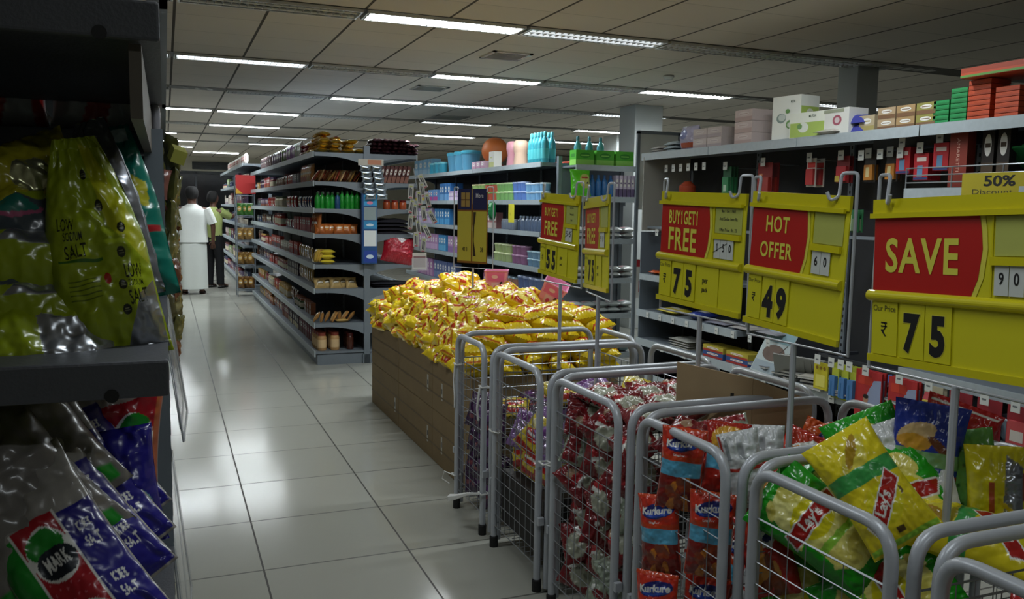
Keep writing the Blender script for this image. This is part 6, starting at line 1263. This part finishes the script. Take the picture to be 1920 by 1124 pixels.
def person(label, loc, rz, arms, legs, head_turn=0., scale=1., head_tilt=0.):
    """faces local +y. arms: for each side shoulder>elbow>wrist points; legs: foot y offset"""
    t = thing('person', label, 'person', loc, rz); t.scale = (scale,)*3
    V = []; E = []; R = []
    def add(p, r, par=None):
        V.append(Vector(p)); R.append(r if isinstance(r, tuple) else (r, r)); i = len(V)-1
        if par is not None: E.append((par, i))
        return i
    pel = add((0, 0, .97), (.14, .10)); sp1 = add((0, .0, 1.14), (.125, .09), pel); ch = add((0, .0, 1.33), (.15, .10), sp1); nb = add((0, -.01, 1.46), (.07, .065), ch)
    nk = add((0, .01, 1.53), .052, nb)
    h1 = add((0, .025, 1.60), (.07, .08), nk); h2 = add((0, .025, 1.67), (.078, .095), h1); h3 = add((0, .015, 1.735), (.07, .085), h2); add((0, .01, 1.775), .045, h3)
    add((0, .118, 1.645), .012, h2)    # nose
    for s in (-1, 1): add((s*.082, .01, 1.655), (.012, .02), h2)   # ears
    for s, (el, wr) in zip((-1, 1), arms):
        sh = add((s*.185, -.005, 1.42), .052, ch); el = Vector(el); wr = Vector(wr)
        e = add(el, .038, sh); w_ = add(wr, .026, e); d = (wr-el).normalized(); pm_ = add(wr+d*.05, (.034, .018), w_)
        side = d.cross(Vector((0, 1, 0))) if abs(d.y) < .8 else d.cross(Vector((0, 0, 1))); side.normalize()
        for k, (o_, L) in enumerate(((-.024, .068), (-.008, .08), (.008, .076), (.024, .06))):
            a = add(wr+d*.08+side*o_, .0085, pm_); b = add(wr+d*(.08+L*.55)+side*o_*1.1+Vector((0, .006, 0)), .0078, a); add(wr+d*(.08+L)+side*o_*1.1+Vector((0, .016, 0)), .006, b)
        th = add(wr+d*.035-side*.035, .010, pm_); add(wr+d*.075-side*.05, .008, th)
    for s, fy in zip((-1, 1), legs):
        hp = add((s*.09, 0, .90), .085, pel); kn = add((s*.10, .02+fy*.5, .50), .055, hp); an = add((s*.11, fy, .09), .038, kn); ft = add((s*.115, fy+.10, .045), (.04, .025), an); add((s*.12, fy+.19, .03), (.036, .018), ft); add((s*.11, fy-.04, .035), (.03, .025), an)
    me = bpy.data.meshes.new('body'); me.from_pydata(V, E, []); me.materials.append(SKIN); o = bpy.data.objects.new('body', me); COL.objects.link(o); o.parent = t
    md = o.modifiers.new('skin', 'SKIN')
    if not me.skin_vertices: me.skin_vertices.new()
    sv = me.skin_vertices[0].data
    for i, r in enumerate(R): sv[i].radius = r; sv[i].use_root = (i == 0)
    md.use_smooth_shade = True; o.modifiers.new('sub', 'SUBSURF').levels = 1; o.modifiers['sub'].render_levels = 1
    # hair cap
    hb = loft([(0, -.03, 1.585, .058, .055), (0, -.028, 1.62, .082, .085), (0, -.012, 1.67, .091, .102), (0, -.004, 1.72, .088, .102), (0, .004, 1.765, .072, .085), (0, .006, 1.795, .04, .05)], HAIR, 22, fold=.03, fn=9); hb.build('hair', t, smooth=True)
    return t
def sleeve(p0, p1, r0, r1, m, t, nm_='sleeve'):
    p0, p1 = Vector(p0), Vector(p1); MB().tube([p0, p0.lerp(p1, .3), p0.lerp(p1, .7), p1], [r0, r0*.98, (r0+r1)/2, r1], m, 16).build(nm_, t, smooth=True)
def sandal(x, fy, t, m):
    MB().lathe([(.05, 0), (.052, .012), (.05, .02)], m, 16, c=(x, fy+.07, 0), sx=.9, sy=2.6).tube([(x-.045, fy+.08, .02), (x, fy+.1, .075), (x+.045, fy+.08, .02)], .009, m, 8).build('sandal', t)
WSH = mat('white_cotton', S('#dfe3df'), .85, bump=.15, bscale=30); WDH = mat('white_dhoti', S('#d9ded9'), .85, bump=.15, bscale=25)
t = person('person in a white shirt and long white wrap seen from behind, standing in the aisle', (.42, 15.2, 0), .0, [((-.25, .0, 1.16), (-.22, .10, .98)), ((.28, .02, 1.15), (.275, .04, .90))], (.0, .04), scale=1.0)
loft([(0, .0, .87, .212, .152), (0, 0, 1.0, .20, .14), (0, .0, 1.15, .195, .135), (0, -.005, 1.3, .205, .14), (0, -.01, 1.40, .20, .125), (0, -.01, 1.455, .13, .09), (0, -.0, 1.49, .07, .065), (0, .0, 1.505, .062, .06)], WSH, 36, fold=.025, fn=5).build('shirt', t, smooth=True)
sleeve((-.17, -.005, 1.42), (-.245, .0, 1.19), .082, .072, WSH, t); sleeve((.17, -.005, 1.42), (.27, .02, 1.18), .082, .068, WSH, t)
loft([(0, .0, .862, .205, .147), (0, 0, .882, .2065, .1485)], mat('hem_shadow_line', S('#8d918e'), .9), 36, fold=.025, fn=5).build('hem_shade', t)  # grey band under the white shirt: shade of its edge put into colour
loft([(0, .02, .09, .19, .15), (0, .02, .3, .192, .15), (0, .01, .6, .19, .14), (0, 0, .8, .186, .135), (0, 0, .95, .175, .125)], WDH, 40, fold=.045, fn=6, sd=2).build('wrap_skirt', t, smooth=True)
for x, fy in ((-.12, 0), (.12, .04)): sandal(x, fy, t, paint('#3a231a'))
t.scale = (1.17, 1.1, 1.0)
TRO = mat('grey_trousers', S('#3a3d48'), .8, bump=.1, bscale=40); BLK = mat('black_cloth', S('#15151a'), .8); DSH = mat('dark_shirt', S('#2a2f3d'), .8)
def trousers(t, m, legs, z0=.06):
    mb = MB()
    for s, fy in zip((-1, 1), legs): mb.tube([(s*.085, 0, .97), (s*.09, 0, .86), (s*.10, .02+fy*.5, .5), (s*.11, fy, z0)], [.105, .10, .078, .068], m, 16)
    a = loft([(0, 0, .84, .18, .125), (0, 0, .92, .185, .13), (0, 0, 1.03, .17, .12)], m, 24); mb.raw(a.v, a.f, m); mb.build('trousers', t, smooth=True)
def shoe(x, fy, t, m): loft([(x, fy+.06, 0, .048, .135), (x, fy+.06, .03, .05, .135), (x, fy+.03, .07, .042, .09), (x, fy, .10, .038, .05)], m, 18).build('shoe', t, smooth=True)
t = person('person in a dark shirt and grey trousers, half hidden left of the one in white', (.09, 15.95, 0), -.5, [((-.24, .05, 1.16), (-.20, .22, 1.05)), ((.24, .12, 1.17), (.12, .30, 1.20))], (.0, .05), scale=1.0)
loft([(0, .0, .90, .185, .135), (0, 0, 1.1, .18, .13), (0, 0, 1.3, .20, .135), (0, -.01, 1.40, .195, .12), (0, -.01, 1.455, .12, .085), (0, 0, 1.5, .062, .06)], DSH, 30, fold=.02, fn=5).build('shirt', t, smooth=True)
sleeve((-.17, 0, 1.42), (-.235, .045, 1.19), .075, .065, DSH, t); sleeve((.17, 0, 1.42), (.235, .11, 1.19), .075, .065, DSH, t); trousers(t, TRO, (0, .05))
for x, fy in ((-.11, 0), (.11, .05)): shoe(x, fy, t, paint('#141214'))
t = person('person in lime and black reaching to the shelf with a green packet', (.80, 16.3, 0), -.75, [((-.20, .14, 1.22), (-.02, .34, 1.33)), ((.24, .22, 1.30), (.22, .45, 1.42))], (.0, .04), scale=.97)
loft([(0, .0, .88, .18, .13), (0, 0, 1.1, .175, .13), (0, 0, 1.3, .195, .135), (0, -.01, 1.40, .19, .12), (0, -.01, 1.455, .12, .085), (0, 0, 1.5, .062, .06)], mat('lime_shirt', S('#a3b06a'), .8), 30, fold=.02, fn=5).build('shirt', t, smooth=True)
sleeve((-.17, 0, 1.42), (-.20, .12, 1.25), .075, .06, MC['lime_shirt'], t); sleeve((.17, 0, 1.42), (.23, .19, 1.32), .075, .06, MC['lime_shirt'], t); trousers(t, BLK, (0, .04))
for x, fy in ((-.11, 0), (.11, .04)): sandal(x, fy, t, M_BLACK)
me = bag_mesh('packet', .15, .18, .05, film('#7fa07a'), [(film('#c8d8c0'), 'ell', 0, 0, .5, .4)], seed=120, crumple=.006)
hp = Matrix.Translation((.80, 16.3, 0)) @ Matrix.Rotation(-.75, 4, 'Z') @ Vector((.215*.97, .55*.97, 1.46*.97))
place(me, 'packet', hp, M=orient(-60, 0, 60), label='pale green packet held out in the hand of the person in black', cat='packet')
